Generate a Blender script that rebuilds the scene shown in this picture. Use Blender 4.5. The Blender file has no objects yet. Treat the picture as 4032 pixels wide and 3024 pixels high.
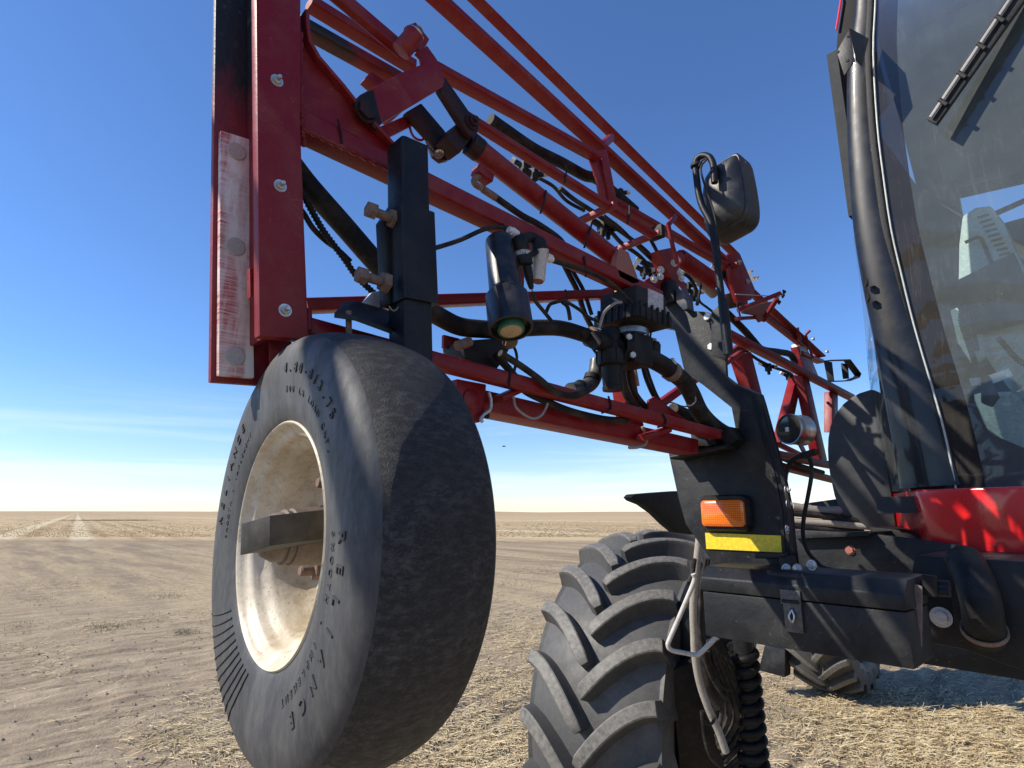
import bpy, bmesh, math, random
import numpy as np
from mathutils import Vector, Matrix
random.seed(7); rng = np.random.default_rng(11)
S = bpy.context.scene; COL = S.collection
R = math.radians
# ------------------------------------------------------------------ camera frame
F_PX = 2300.0; EYE = 1.48; YAW = R(47.2); PIT = math.atan(508/2300)
RT = Vector((math.cos(YAW), math.sin(YAW), 0)); FW = Vector((-math.sin(YAW), math.cos(YAW), 0)); UZ = Vector((0, 0, 1))
VW = FW*math.cos(PIT) + UZ*math.sin(PIT); UP = -FW*math.sin(PIT) + UZ*math.cos(PIT)
CAM = Vector((0, 0, EYE))
def P(px, py, X=None, Y=None, Z=None, t=None):
    """photograph measurement + the plane the thing really stands on -> point in the world"""
    d = VW + RT*((px-2016)/F_PX) - UP*((py-1512)/F_PX)
    if X is not None: t = (X-CAM.x)/d.x
    elif Y is not None: t = (Y-CAM.y)/d.y
    elif Z is not None: t = (Z-CAM.z)/d.z
    return CAM + d*t
def proj(p):
    q = Vector(p)-CAM; t = q.dot(VW)
    return 2016+F_PX*q.dot(RT)/t, 1512-F_PX*q.dot(UP)/t, t
# ------------------------------------------------------------------ materials
MATS = {}
def nodes_of(name):
    m = bpy.data.materials.new(name); m.use_nodes = True; MATS[name] = m
    nt = m.node_tree; b = nt.nodes['Principled BSDF']
    return m, nt, b
def N(nt, kind, **kw):
    n = nt.nodes.new(kind)
    for k, v in kw.items():
        if k in n.inputs: n.inputs[k].default_value = v
        else: setattr(n, k, v)
    return n
def mix(nt, fac, a, b, mode='MIX'):
    n = nt.nodes.new('ShaderNodeMix'); n.data_type = 'RGBA'; n.blend_type = mode
    for i, v in ((0, fac), (6, a), (7, b)):
        if hasattr(v, 'is_linked') or hasattr(v, 'links'): nt.links.new(v, n.inputs[i])
        elif i == 0: n.inputs[0].default_value = v
        else: n.inputs[i].default_value = (*v, 1) if len(v) == 3 else v
    return n.outputs[2]
def ramp(nt, src, a, b):
    n = nt.nodes.new('ShaderNodeMapRange'); n.inputs[1].default_value = a; n.inputs[2].default_value = b
    nt.links.new(src, n.inputs[0]); return n.outputs[0]
def math_(nt, op, a, b=None):
    n = nt.nodes.new('ShaderNodeMath'); n.operation = op
    for i, v in ((0, a), (1, b)):
        if v is None: continue
        if hasattr(v, 'links'): nt.links.new(v, n.inputs[i])
        else: n.inputs[i].default_value = v
    return n.outputs[0]
def noise(nt, co, scale, detail=4, rough=.6, dist=0):
    n = nt.nodes.new('ShaderNodeTexNoise'); n.inputs['Scale'].default_value = scale; n.inputs['Detail'].default_value = detail
    n.inputs['Roughness'].default_value = rough; n.inputs['Distortion'].default_value = dist
    nt.links.new(co, n.inputs['Vector']); return n.outputs[0]
def coords(nt, sc=(1, 1, 1)):
    tc = nt.nodes.new('ShaderNodeTexCoord'); mp = nt.nodes.new('ShaderNodeMapping'); mp.inputs['Scale'].default_value = sc
    nt.links.new(tc.outputs['Object'], mp.inputs['Vector']); return mp.outputs[0]
def paint(name, base, rough=.4, scratch=0, sspec=None, metal=0, dust=(.33, .26, .2), dust_amt=.35, scale=22, fleck=.0, bump=.0, bscale=200, spec=.5, coat=0, low=.45, high=.75, stretch=(1, 1, 1), var=.25):
    m, nt, b = nodes_of(name)
    co = coords(nt, stretch)
    n1 = noise(nt, co, scale, 6, .65); n2 = noise(nt, co, scale*5, 4, .7)
    c = mix(nt, ramp(nt, n2, .3, .75), tuple(x*(1-var) for x in base), tuple(min(1, x*(1+var)) for x in base))
    f = math_(nt, 'MULTIPLY', ramp(nt, n1, low, high), dust_amt)
    c = mix(nt, f, c, dust)
    if fleck > 0:
        n3 = noise(nt, co, scale*9, 3, .6)
        c = mix(nt, math_(nt, 'MULTIPLY', ramp(nt, n3, .68, .74), fleck), c, tuple(min(1, x*1.3) for x in dust))
    if scratch > 0:
        n4 = noise(nt, coords(nt, (1, .35, 1)), scale*2.3, 3, .5, 1.2); w4 = math_(nt, 'ABSOLUTE', math_(nt, 'SUBTRACT', n4, .5)); n5 = noise(nt, co, scale*.7, 3, .6)
        c = mix(nt, math_(nt, 'MULTIPLY', math_(nt, 'MULTIPLY', ramp(nt, w4, .007, .001), ramp(nt, n5, .52, .62)), scratch), c, tuple(min(1, x*1.7) for x in dust))
    nt.links.new(c, b.inputs['Base Color'])
    b.inputs['Metallic'].default_value = metal; b.inputs['Specular IOR Level'].default_value = sspec if sspec is not None else spec
    b.inputs['Coat Weight'].default_value = coat; b.inputs['Coat Roughness'].default_value = .08
    rr = nt.nodes.new('ShaderNodeMapRange'); rr.inputs[3].default_value = max(.05, rough-.1); rr.inputs[4].default_value = min(1, rough+.25)
    nt.links.new(n1, rr.inputs[0]); nt.links.new(rr.outputs[0], b.inputs['Roughness'])
    if bump > 0:
        bn = nt.nodes.new('ShaderNodeBump'); bn.inputs['Strength'].default_value = bump; bn.inputs['Distance'].default_value = .004
        nt.links.new(noise(nt, co, bscale, 5, .65), bn.inputs['Height']); nt.links.new(bn.outputs[0], b.inputs['Normal'])
    return m
RED = paint('boom_red', (.195, .0048, .009), .38, scratch=.35, sspec=.32, dust=(.25, .085, .07), dust_amt=.42, scale=22, fleck=.4, bump=.12, bscale=160, var=.12)
REDG = paint('cab_red', (.62, .010, .012), .22, dust=(.4, .2, .17), dust_amt=.08, scale=8, coat=.8, var=.06, bump=.03, bscale=900)
BLK = paint('black_paint', (.0065, .0075, .010), .40, scratch=.15, sspec=.28, dust=(.10, .09, .08), dust_amt=.18, scale=12, fleck=.25, bump=.15, bscale=150)
BLKD = paint('dusty_black_steel', (.0085, .0095, .0115), .45, scratch=.15, sspec=.28, dust=(.13, .125, .115), dust_amt=.24, scale=9, fleck=.3, bump=.2, bscale=110)
PLA = paint('black_plastic', (.0065, .0065, .007), .48, sspec=.28, dust=(.12, .10, .075), dust_amt=.2, scale=30, fleck=.2, bump=.25, bscale=300)
HOSE = paint('black_rubber_hose', (.0075, .007, .007), .6, sspec=.3, dust=(.12, .095, .07), dust_amt=.55, scale=26, fleck=.2, bump=.4, bscale=260)
HOSEG = paint('dirty_grey_hose', (.30, .27, .23), .7, dust=(.18, .15, .11), dust_amt=.6, scale=30, bump=.2)
GREASE = paint('greasy_steel', (.009, .006, .0055), .5, sspec=.35, dust=(.10, .018, .018), dust_amt=.5, scale=16, bump=.5, bscale=120)
ZINC = paint('zinc_bolt', (.62, .6, .56), .38, metal=.85, dust=(.3, .24, .18), dust_amt=.5, scale=80)
RUST = paint('rusty_steel', (.20, .13, .10), .75, metal=.25, dust=(.36, .30, .25), dust_amt=.6, scale=90, bump=.5, bscale=400)
STEEL = paint('stainless', (.42, .42, .41), .26, metal=1, dust=(.3, .26, .2), dust_amt=.12, scale=20)
GALV = paint('galvanised', (.55, .55, .54), .5, metal=.6, dust=(.4, .38, .34), dust_amt=.3, scale=40)
WHITE = paint('white_plastic', (.75, .74, .7), .45, dust=(.5, .42, .33), dust_amt=.35, scale=60)
BOWL = paint('cloudy_bowl', (.52, .47, .43), .3, dust=(.33, .27, .22), dust_amt=.5, scale=40)
BRN = paint('rusty_orange_paint', (.30, .10, .07), .6, dust=(.2, .12, .09), dust_amt=.4, scale=60)
GREEN = paint('green_rubber', (.02, .14, .075), .5, dust=(.16, .17, .12), dust_amt=.5, scale=50)
BEIGE = paint('beige_transducer', (.52, .40, .24), .6, dust=(.3, .22, .14), dust_amt=.5, scale=90)
YEL = paint('reflective_yellow', (.72, .52, .012), .35, dust=(.5, .42, .1), dust_amt=.12, scale=30, bump=.15, bscale=700)
YELC = paint('yellow_cap', (.75, .45, .03), .5, dust_amt=.2)
GREYP = paint('interior_grey_plastic', (.48, .53, .49), .6, dust=(.45, .45, .4), dust_amt=.2, scale=20)
DARKIN = paint('interior_dark', (.03, .032, .033), .8, dust=(.06, .06, .06), dust_amt=.3, scale=10)
PAPER = paint('paper', (.75, .76, .74), .7, dust=(.6, .6, .58), dust_amt=.2)
BIRDM = paint('bird_dark', (.03, .03, .03), .8, dust_amt=.1)
BRUSH = paint('dry_brush', (.15, .11, .075), .9, dust=(.16, .12, .09), dust_amt=.4, scale=5)

def mat_rubber(name, base, dust, bump, amt, scale=35, stretch=(1, 1, 1), lo=.42, hi=.75):
    m, nt, b = nodes_of(name); co = coords(nt, stretch)
    n1 = noise(nt, co, scale, 8, .7); n2 = noise(nt, co, scale*6, 5, .7); n3 = noise(nt, co, scale*.18, 3, .5)
    f = math_(nt, 'MULTIPLY', ramp(nt, n1, lo, hi), ramp(nt, n3, .25, .7))
    f2 = math_(nt, 'MULTIPLY', ramp(nt, n2, .45, .7), .35)
    c = mix(nt, math_(nt, 'MULTIPLY', f, amt), base, dust); c = mix(nt, math_(nt, 'MULTIPLY', f2, amt), c, dust)
    nt.links.new(c, b.inputs['Base Color']); b.inputs['Specular IOR Level'].default_value = .45
    nt.links.new(ramp(nt, n1, 1.6, -.2), b.inputs['Roughness'])
    b.inputs['Roughness'].default_value = .6
    bn = nt.nodes.new('ShaderNodeBump'); bn.inputs['Strength'].default_value = bump; bn.inputs['Distance'].default_value = .004
    nt.links.new(mix(nt, .5, n1, n2), bn.inputs['Height']); nt.links.new(bn.outputs[0], b.inputs['Normal'])
    return m
TYRE_S = mat_rubber('tyre_sidewall', (.030, .032, .036), (.17, .165, .155), .12, .55, 26, (1, 1, .35))
TYRE_T = mat_rubber('tyre_tread', (.0125, .012, .012), (.17, .162, .15), .75, .62, 190, (1, .45, 1), .46, .74)
TYRE_A = mat_rubber('field_tyre', (.058, .058, .058), (.17, .15, .125), .25, .5, 12)
def worn_lugs(m):
    nt = m.node_tree; b = nt.nodes['Principled BSDF']; old = b.inputs['Base Color'].links[0].from_socket; co = coords(nt); sp = nt.nodes.new('ShaderNodeSeparateXYZ'); nt.links.new(co, sp.inputs[0])
    ln = nt.nodes.new('ShaderNodeCombineXYZ'); nt.links.new(sp.outputs[1], ln.inputs[1]); nt.links.new(sp.outputs[2], ln.inputs[2]); vl = nt.nodes.new('ShaderNodeVectorMath'); vl.operation = 'LENGTH'; nt.links.new(ln.outputs[0], vl.inputs[0])
    ax = math_(nt, 'DIVIDE', math_(nt, 'ABSOLUTE', sp.outputs[0]), .245); edge = math_(nt, 'ADD', vl.outputs[1], math_(nt, 'MULTIPLY', math_(nt, 'POWER', ax, 2.1), .05))
    n1 = noise(nt, co, 60, 5, .7); f = math_(nt, 'MULTIPLY', ramp(nt, edge, .698, .707), ramp(nt, n1, .30, .62))
    nt.links.new(mix(nt, math_(nt, 'MULTIPLY', f, .75), old, (.20, .185, .155)), b.inputs['Base Color'])
worn_lugs(TYRE_A)

def mat_rim():
    m, nt, b = nodes_of('cream_rim'); co = coords(nt)
    n1 = noise(nt, co, 16, 6, .7, .4); n2 = noise(nt, co, 70, 5, .75)
    c = mix(nt, math_(nt, 'MULTIPLY', ramp(nt, n1, .44, .66), .75), (.62, .555, .43), (.36, .265, .15))
    n3 = noise(nt, co, 190, 4, .7)
    c = mix(nt, math_(nt, 'MULTIPLY', ramp(nt, n2, .50, .7), .5), c, (.30, .22, .13)); c = mix(nt, math_(nt, 'MULTIPLY', ramp(nt, n3, .60, .68), .6), c, (.20, .13, .075))
    nt.links.new(c, b.inputs['Base Color']); b.inputs['Roughness'].default_value = .42
    bn = nt.nodes.new('ShaderNodeBump'); bn.inputs['Strength'].default_value = .25; bn.inputs['Distance'].default_value = .002
    nt.links.new(n2, bn.inputs['Height']); nt.links.new(bn.outputs[0], b.inputs['Normal'])
    return m
RIM = mat_rim()
def mat_pad():
    m, nt, b = nodes_of('worn_nylon_pad'); co = coords(nt, (1, 1, 1)); cs = coords(nt, (3, 90, 90)); cz = coords(nt, (8, 26, 3.0))
    n1 = noise(nt, cz, 1.4, 5, .6, .6); n2 = noise(nt, coords(nt, (2, 5, 95)), 4.2, 4, .7); n3 = noise(nt, co, 28, 5, .7)
    f = math_(nt, 'MULTIPLY', ramp(nt, n1, .43, .60), ramp(nt, n2, .25, .6))
    c = mix(nt, f, (.74, .71, .66), (.40, .045, .05)); c = mix(nt, math_(nt, 'MULTIPLY', ramp(nt, n3, .5, .75), .75), c, (.33, .26, .19))
    nt.links.new(c, b.inputs['Base Color']); b.inputs['Roughness'].default_value = .55
    return m
PAD = mat_pad()
def mat_soot():
    """red steel with black grease smeared over it (an irregular stain)"""
    m, nt, b = nodes_of('grease_stained_red'); co = coords(nt)
    n1 = noise(nt, co, 7, 6, .65, .3); n2 = noise(nt, co, 60, 4, .7)
    c = mix(nt, ramp(nt, n2, .3, .75), (.19, .0055, .0085), (.235, .012, .014))
    c = mix(nt, ramp(nt, n1, .44, .6), c, (.012, .009, .009))
    nt.links.new(c, b.inputs['Base Color']); b.inputs['Roughness'].default_value = .55
    return m
SOOT = mat_soot()
def mat_post():
    """the bumper post: red paint, its upper half caked with black grease"""
    m, nt, b = nodes_of('grease_caked_post'); co = coords(nt); sp = nt.nodes.new('ShaderNodeSeparateXYZ'); nt.links.new(co, sp.inputs[0])
    n1 = noise(nt, co, 11, 6, .65, .4); n2 = noise(nt, co, 60, 4, .7)
    c = mix(nt, ramp(nt, n2, .3, .75), (.17, .006, .010), (.21, .012, .017))
    e = math_(nt, 'ADD', sp.outputs[2], math_(nt, 'MULTIPLY', math_(nt, 'SUBTRACT', n1, .5), .22))
    c = mix(nt, ramp(nt, e, .0, .07), c, (.010, .008, .008)); c = mix(nt, math_(nt, 'MULTIPLY', ramp(nt, n2, .6, .75), ramp(nt, e, .05, .15)), c, (.10, .08, .06))
    nt.links.new(c, b.inputs['Base Color']); b.inputs['Roughness'].default_value = .55
    bn = nt.nodes.new('ShaderNodeBump'); bn.inputs['Strength'].default_value = .5; bn.inputs['Distance'].default_value = .003
    nt.links.new(n2, bn.inputs['Height']); nt.links.new(bn.outputs[0], b.inputs['Normal'])
    return m
POSTM = mat_post()
def mat_lens():
    m, nt, b = nodes_of('amber_lens'); co = coords(nt)
    b.inputs['Base Color'].default_value = (.85, .16, .006, 1); b.inputs['Roughness'].default_value = .16
    b.inputs['Subsurface Weight'].default_value = .25; b.inputs['Subsurface Radius'].default_value = (.01, .004, .001)
    b.inputs['Coat Weight'].default_value = .6
    br = nt.nodes.new('ShaderNodeTexBrick'); br.offset = 0; br.inputs['Scale'].default_value = 1
    br.inputs['Brick Width'].default_value = .0045; br.inputs['Row Height'].default_value = .0045; br.inputs['Mortar Size'].default_value = .0006
    sw = nt.nodes.new('ShaderNodeSeparateXYZ'); cb = nt.nodes.new('ShaderNodeCombineXYZ'); nt.links.new(co, sw.inputs[0])
    nt.links.new(sw.outputs[0], cb.inputs[0]); nt.links.new(sw.outputs[2], cb.inputs[1]); nt.links.new(cb.outputs[0], br.inputs['Vector'])
    br.inputs['Color1'].default_value = (1, 1, 1, 1); br.inputs['Color2'].default_value = (.9, .9, .9, 1); br.inputs['Mortar'].default_value = (0, 0, 0, 1)
    c = mix(nt, br.outputs[1], (.85, .19, .008), (.60, .11, .005)); nt.links.new(c, b.inputs['Base Color'])
    bn = nt.nodes.new('ShaderNodeBump'); bn.inputs['Strength'].default_value = .7; bn.inputs['Distance'].default_value = .002; bn.invert = True
    nt.links.new(br.outputs[1], bn.inputs['Height']); nt.links.new(bn.outputs[0], b.inputs['Normal'])
    return m
LENS = mat_lens()
def mat_glass(name, tint, dirt_amt, dirt_col, streak):
    m = bpy.data.materials.new(name); m.use_nodes = True; nt = m.node_tree; nt.nodes.clear()
    out = nt.nodes.new('ShaderNodeOutputMaterial'); tr = N(nt, 'ShaderNodeBsdfTransparent', Color=(*tint, 1)); gl = N(nt, 'ShaderNodeBsdfGlossy', Color=(.9, .95, 1, 1)); gl.inputs['Roughness'].default_value = .02
    df = N(nt, 'ShaderNodeBsdfDiffuse', Color=(*dirt_col, 1)); fr = N(nt, 'ShaderNodeFresnel', IOR=1.5)
    m1 = nt.nodes.new('ShaderNodeMixShader'); m2 = nt.nodes.new('ShaderNodeMixShader')
    nt.links.new(math_(nt, 'MULTIPLY', fr.outputs[0], .7), m1.inputs[0]); nt.links.new(tr.outputs[0], m1.inputs[1]); nt.links.new(gl.outputs[0], m1.inputs[2])
    co = coords(nt); st = coords(nt, (14, 14, 1.2)); sp = coords(nt)
    n1 = noise(nt, co, 5, 6, .7); n2 = noise(nt, st, 1.6, 7, .62, 1.6); n3 = noise(nt, sp, 120, 3, .7)
    w = math_(nt, 'ABSOLUTE', math_(nt, 'SUBTRACT', n2, .5))
    line = math_(nt, 'MULTIPLY', ramp(nt, w, .014, .0), ramp(nt, n1, .42, .6))
    speck = math_(nt, 'MULTIPLY', ramp(nt, n3, .73, .78), .4)
    f = math_(nt, 'ADD', math_(nt, 'MULTIPLY', ramp(nt, n1, -.4, .9), dirt_amt), math_(nt, 'MULTIPLY', line, streak)); f = math_(nt, 'ADD', f, speck)
    f = math_(nt, 'MINIMUM', f, .75)
    nt.links.new(f, m2.inputs[0]); nt.links.new(m1.outputs[0], m2.inputs[1]); nt.links.new(df.outputs[0], m2.inputs[2]); nt.links.new(m2.outputs[0], out.inputs[0])
    return m
GLASS = mat_glass('dirty_windscreen', (.70, .86, .87), .32, (.25, .285, .285), .10)
FRIT = mat_glass('enamelled_glass_border', (.10, .10, .10), .30, (.14, .13, .115), .2)
DOORG = mat_glass('door_glass', (.55, .66, .68), .12, (.42, .44, .43), .1)

# ------------------------------------------------------------------ mesh helpers
class MB:
    def __init__(s): s.v = []; s.f = []; s.sm = []; s.mi = []
    def add(s, vs, fs, smooth=True, mi=0):
        o = len(s.v); s.v += [tuple(v) for v in vs]
        for f in fs: s.f.append([i+o for i in f]); s.sm.append(smooth); s.mi.append(mi)
        return s
    def sweep(s, pts, sec, up=None, closed=False, caps=True, smooth=True, mi=0, scales=None):
        pts = [Vector(p) for p in pts]; n = len(pts); k = len(sec); vs = []
        tang = []
        for i in range(n):
            a = pts[(i-1) % n] if closed or i > 0 else pts[i]; b = pts[(i+1) % n] if closed or i < n-1 else pts[i]
            tang.append((b-a).normalized())
        u = Vector(up) if up is not None else (Vector((0, 0, 1)) if abs(tang[0].z) < .9 else Vector((1, 0, 0)))
        for i in range(n):
            t = tang[i]; b = (u - t*u.dot(t)).normalized(); a = t.cross(b)
            sc = scales[i] if scales else 1
            vs += [pts[i] + a*(x*sc) + b*(y*sc) for x, y in sec]
            if up is None: u = b
        fs = []
        for i in range(n if closed else n-1):
            j = (i+1) % n
            for q in range(k): r = (q+1) % k; fs.append((i*k+q, i*k+r, j*k+r, j*k+q))
        s.add(vs, fs, smooth, mi)
        if caps and not closed:
            o = len(s.v)-len(vs)
            s.f.append([o+q for q in range(k)][::-1]); s.sm.append(False); s.mi.append(mi)
            s.f.append([o+(n-1)*k+q for q in range(k)]); s.sm.append(False); s.mi.append(mi)
        return s
    def lathe(s, prof, org, axis, n=32, smooth=True, mi=0, ref=None, close=False):
        ax = Vector(axis).normalized(); r0 = Vector(ref) if ref is not None else (Vector((0, 0, 1)) if abs(ax.z) < .9 else Vector((1, 0, 0)))
        u = (r0-ax*r0.dot(ax)).normalized(); w = ax.cross(u); o = Vector(org); vs = []
        for r, h in prof:
            for i in range(n):
                a = 2*math.pi*i/n; vs.append(o+ax*h+(u*math.cos(a)+w*math.sin(a))*max(r, 1e-5))
        fs = []; m = len(prof)
        for j in range(m if close else m-1):
            l = (j+1) % m
            for i in range(n): k = (i+1) % n; fs.append((j*n+i, j*n+k, l*n+k, l*n+i))
        return s.add(vs, fs, smooth, mi)
    def prism(s, poly, vec, mi=0, smooth=False):
        n = len(poly); vec = Vector(vec); a = [Vector(p) for p in poly]; b = [p+vec for p in a]
        nrm = Vector((0, 0, 0))
        for i in range(n): nrm += a[i].cross(a[(i+1) % n])
        if nrm.dot(vec) > 0: a, b = b, a
        fs = [tuple(range(n)), tuple(range(2*n-1, n-1, -1))] + [(i, i+n, (i+1) % n+n, (i+1) % n) for i in range(n)]
        return s.add(a+b, fs, smooth, mi)
    def box(s, c, ax, ay, az, sx, sy, sz, mi=0):
        c = Vector(c); ax, ay, az = Vector(ax)*sx/2, Vector(ay)*sy/2, Vector(az)*sz/2
        return s.prism([c-ax-ay-az, c+ax-ay-az, c+ax+ay-az, c-ax+ay-az], az*2, mi)
WORLD = {}
def empty(name, loc, parent=None, **props):
    o = bpy.data.objects.new(name, None); COL.objects.link(o); loc = Vector(loc); o.empty_display_size = .1
    if parent is not None: o.parent = parent; o.location = loc-WORLD[parent.name]
    else: o.location = loc
    WORLD[o.name] = loc
    for k, v in props.items(): o[k] = v
    return o
def build(mb, name, mats, parent=None, bevel=0, seg=2, label=None, local=False, fix=True):
    me = bpy.data.meshes.new(name); vs = [Vector(v) for v in mb.v]
    if local: c = Vector((0, 0, 0))
    else:
        lo = Vector([min(v[i] for v in vs) for i in range(3)]); hi = Vector([max(v[i] for v in vs) for i in range(3)]); c = (lo+hi)/2
    me.from_pydata([v-c for v in vs], [], mb.f)
    me.polygons.foreach_set('use_smooth', mb.sm); me.polygons.foreach_set('material_index', mb.mi)
    for m in (mats if isinstance(mats, (list, tuple)) else [mats]): me.materials.append(m)
    if bevel or fix:
        bm = bmesh.new(); bm.from_mesh(me)
        if fix: bmesh.ops.recalc_face_normals(bm, faces=bm.faces)
        if bevel:
            ed = [e for e in bm.edges if len(e.link_faces) == 2 and e.calc_face_angle(0) > R(30)]
            bmesh.ops.bevel(bm, geom=ed, offset=bevel, segments=seg, affect='EDGES', clamp_overlap=True, profile=.6)
            for f in bm.faces: f.smooth = True
        bm.to_mesh(me); bm.free()
        if any(mb.sm) or bevel:
            try: me.set_sharp_from_angle(angle=R(40))
            except Exception: pass
    me.update()
    o = bpy.data.objects.new(name, me); COL.objects.link(o)
    if parent is not None: o.parent = parent; o.location = c-(Vector((0, 0, 0)) if local else WORLD[parent.name])
    else: o.location = c
    WORLD[o.name] = c
    if label: o['label'] = label
    return o
def circ(r, n=12): return [(r*math.cos(2*math.pi*i/n), r*math.sin(2*math.pi*i/n)) for i in range(n)]
def rrect(w, h, c=.003, k=3):
    out = []; c = min(c, w*.45, h*.45)
    for cx, cy, a0 in ((w/2-c, h/2-c, 0), (-w/2+c, h/2-c, 90), (-w/2+c, -h/2+c, 180), (w/2-c, -h/2+c, 270)):
        for i in range(k+1):
            a = R(a0+90*i/k); out.append((cx+c*math.cos(a), cy+c*math.sin(a)))
    return out
def smoothpath(pts, step=6):
    pts = [Vector(p) for p in pts]
    if len(pts) < 3: return pts
    out = []; q = [pts[0]*2-pts[1]]+pts+[pts[-1]*2-pts[-2]]
    for i in range(1, len(q)-2):
        for k in range(step):
            t = k/step; a, b, c, d = q[i-1:i+3]
            out.append(.5*((2*b)+(c-a)*t+(2*a-5*b+4*c-d)*t*t+(3*b-a-3*c+d)*t**3))
    return out+[pts[-1]]
def tube(name, pts, r, mat, parent, n=12, step=6, rings=0, label=None, straight=False):
    p = [Vector(x) for x in pts] if straight else smoothpath(pts, step)
    mb = MB()
    if rings:
        L = [0]
        for a, b in zip(p, p[1:]): L.append(L[-1]+(b-a).length)
        cnt = int(L[-1]/rings)*4; q = []; sc = []
        for i in range(cnt+1):
            s = L[-1]*i/cnt; j = max(k for k in range(len(L)) if L[k] <= s+1e-9); j = min(j, len(p)-2)
            q.append(p[j].lerp(p[j+1], (s-L[j])/max(1e-9, L[j+1]-L[j]))); sc.append(1.0 if i % 4 < 2 else .78)
        mb.sweep(q, circ(r, n), scales=sc)
    else: mb.sweep(p, circ(r, n))
    return build(mb, name, mat, parent, label=label)
def pxtube(name, pxs, r_px, mat, parent, X=None, Y=None, **kw):
    """hose traced on its own plane; pxs items (px, py) or (px, py, offset in depth plane)"""
    pts = []
    for q in pxs:
        o = q[2] if len(q) > 2 else 0
        pts.append(P(q[0], q[1], X=X+o) if X is not None else P(q[0], q[1], Y=Y+o))
    t = proj(pts[len(pts)//2])[2]
    return tube(name, pts, r_px*t/F_PX, mat, parent, **kw)
def beam(name, a, b, X, hpx, wpx, mat, parent, c=.004, label=None, ext=(0, 0)):
    """box tube: lower +X edge traced from a to b on plane X; hpx and wpx its two visible faces at mid-length"""
    A, B = P(*a, X=X), P(*b, X=X); d = (B-A).normalized(); A = A-d*ext[0]; B = B+d*ext[1]
    M = P((a[0]+b[0])/2, (a[1]+b[1])/2, X=X); t = proj(M)[2]; h = hpx*t/F_PX
    m0 = proj(M); m1 = proj(M+Vector((-.01, 0, 0))); sl = (b[1]-a[1])/(b[0]-a[0]+1e-6)
    k = abs((m1[1]-m0[1])-sl*(m1[0]-m0[0]))/.01; w = wpx/k
    nn = Vector((1, 0, 0)).cross(d); nn = nn if nn.z > 0 else -nn
    off = nn*(h/2)-Vector((w/2, 0, 0))
    mb = MB().sweep([A+off, B+off], rrect(h, w, c), up=(1, 0, 0), smooth=True)
    o = build(mb, name, mat, parent, label=label)
    try: o.data.set_sharp_from_angle(angle=R(50))
    except Exception: pass
    return o, h, w
def bar3(name, A, B, w, h, up, mat, parent, c=.003, label=None):
    o = build(MB().sweep([A, B], rrect(w, h, c), up=up), name, mat, parent, label=label)
    o.data.set_sharp_from_angle(angle=R(50)); return o
def plate(name, pxs, mat, parent, thick, X=None, Y=None, bevel=.0015, label=None, vec=None):
    pl = [P(a, b, X=X, Y=Y) for a, b in pxs]
    v = vec if vec is not None else (Vector((-thick, 0, 0)) if X is not None else Vector((0, thick, 0)))
    return build(MB().prism(pl, v), name, mat, parent, bevel=bevel, label=label)
def bolt(name, c, ax, r, parent, mat=None, washer=1.45, stud=.5, h=.7):
    ax = Vector(ax).normalized(); c = Vector(c); mb = MB()
    if washer: mb.lathe([(0, .0), (r*washer, .0), (r*washer, r*.16), (0, r*.16)], c, ax, 24, False)
    z = r*.16 if washer else 0
    mb.lathe([(r*1.0, z), (r*1.0, z+r*h*.9), (r*.85, z+r*h), (0, z+r*h)], c, ax, 6, False)
    if stud: mb.lathe([(r*.5, z+r*h), (r*.5, z+r*(h+stud*.85)), (r*.4, z+r*(h+stud)), (0, z+r*(h+stud))], c, ax, 14, False)
    return build(mb, name, mat or ZINC, parent)
def dome(k=6): return [(math.cos(R(90*i/k)), math.sin(R(90*i/k))) for i in range(k+1)]
AX = Vector((1, 0, 0)); AY = Vector((0, 1, 0)); AZ = Vector((0, 0, 1))
#==PARTS==
SKY_AIR, SKY_DUST, SKY_OZ, SKY_ST, SUN_E, EXPO = 1.0, 0.0, 3.5, .126, 5.0, 0.38
SHADE = [(.455, .56, 2.62, -1.6, .26), (.60, .79, 2.75, -1.6, .35), (.88, .96, 2.85, -1.6, .35), (.31, .39, 3.3, -.15, .6), (.425, .50, 3.3, -.15, .6), (.53, .66, 3.3, -.15, .6)]
LUG0, LUGN = -12, 6
# ================================================================== THE SPRAYER
SP = empty('sprayer', (.2, 2.6, 0), label='red and black self-propelled field sprayer with folded boom standing on bare soil', category='sprayer')
# ------------------------------------------------------------------ boom
BO = empty('boom', P(1600, 900, X=-.62), SP)
XP = -.585
# end post and wear strip
plate('end_post', [(1005, -220), (1187, -220), (1185, 500), (1217, 1328), (1212, 1340), (1021, 1322)], RED, BO, .016, X=XP, bevel=.003)
plate('bumper_post', [(851, -220), (829, 1503), (1130, 1524), (1100, -220)], POSTM, BO, .010, X=-.655, bevel=.002)
plate('post_web', [(1030, -220), (1040, 1330), (1075, 1330), (1065, -220)], POSTM, BO, .05, X=-.603, bevel=.002)
plate('wear_pad', [(869, 512), (984, 548), (1002, 1488), (861, 1478)], PAD, BO, .009, X=-.645, bevel=.0015)
for i, (a, b) in enumerate([(931, 597), (927, 972), (925, 1403)]):
    c = P(a, b, X=-.6449)
    build(MB().lathe([(0, 0), (.0102, 0), (.0102, .0012), (.0095, .0018), (0, .0018)], c, AX, 32, True), 'pad_plug', [paint('pad_plug_grey', (.42, .40, .38), .6, dust=(.35, .3, .25), dust_amt=.4, scale=90) if i == 0 else MATS['pad_plug_grey']], BO)
plate('post_tab', [(982, 1055), (1000, 1050), (1000, 1165), (985, 1172)], RED, BO, .01, X=-.615)
plate('lower_gusset', [(1060, 1340), (1150, 1340), (1150, 1450), (1064, 1450)], RED, BO, .004, X=-.632)
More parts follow.
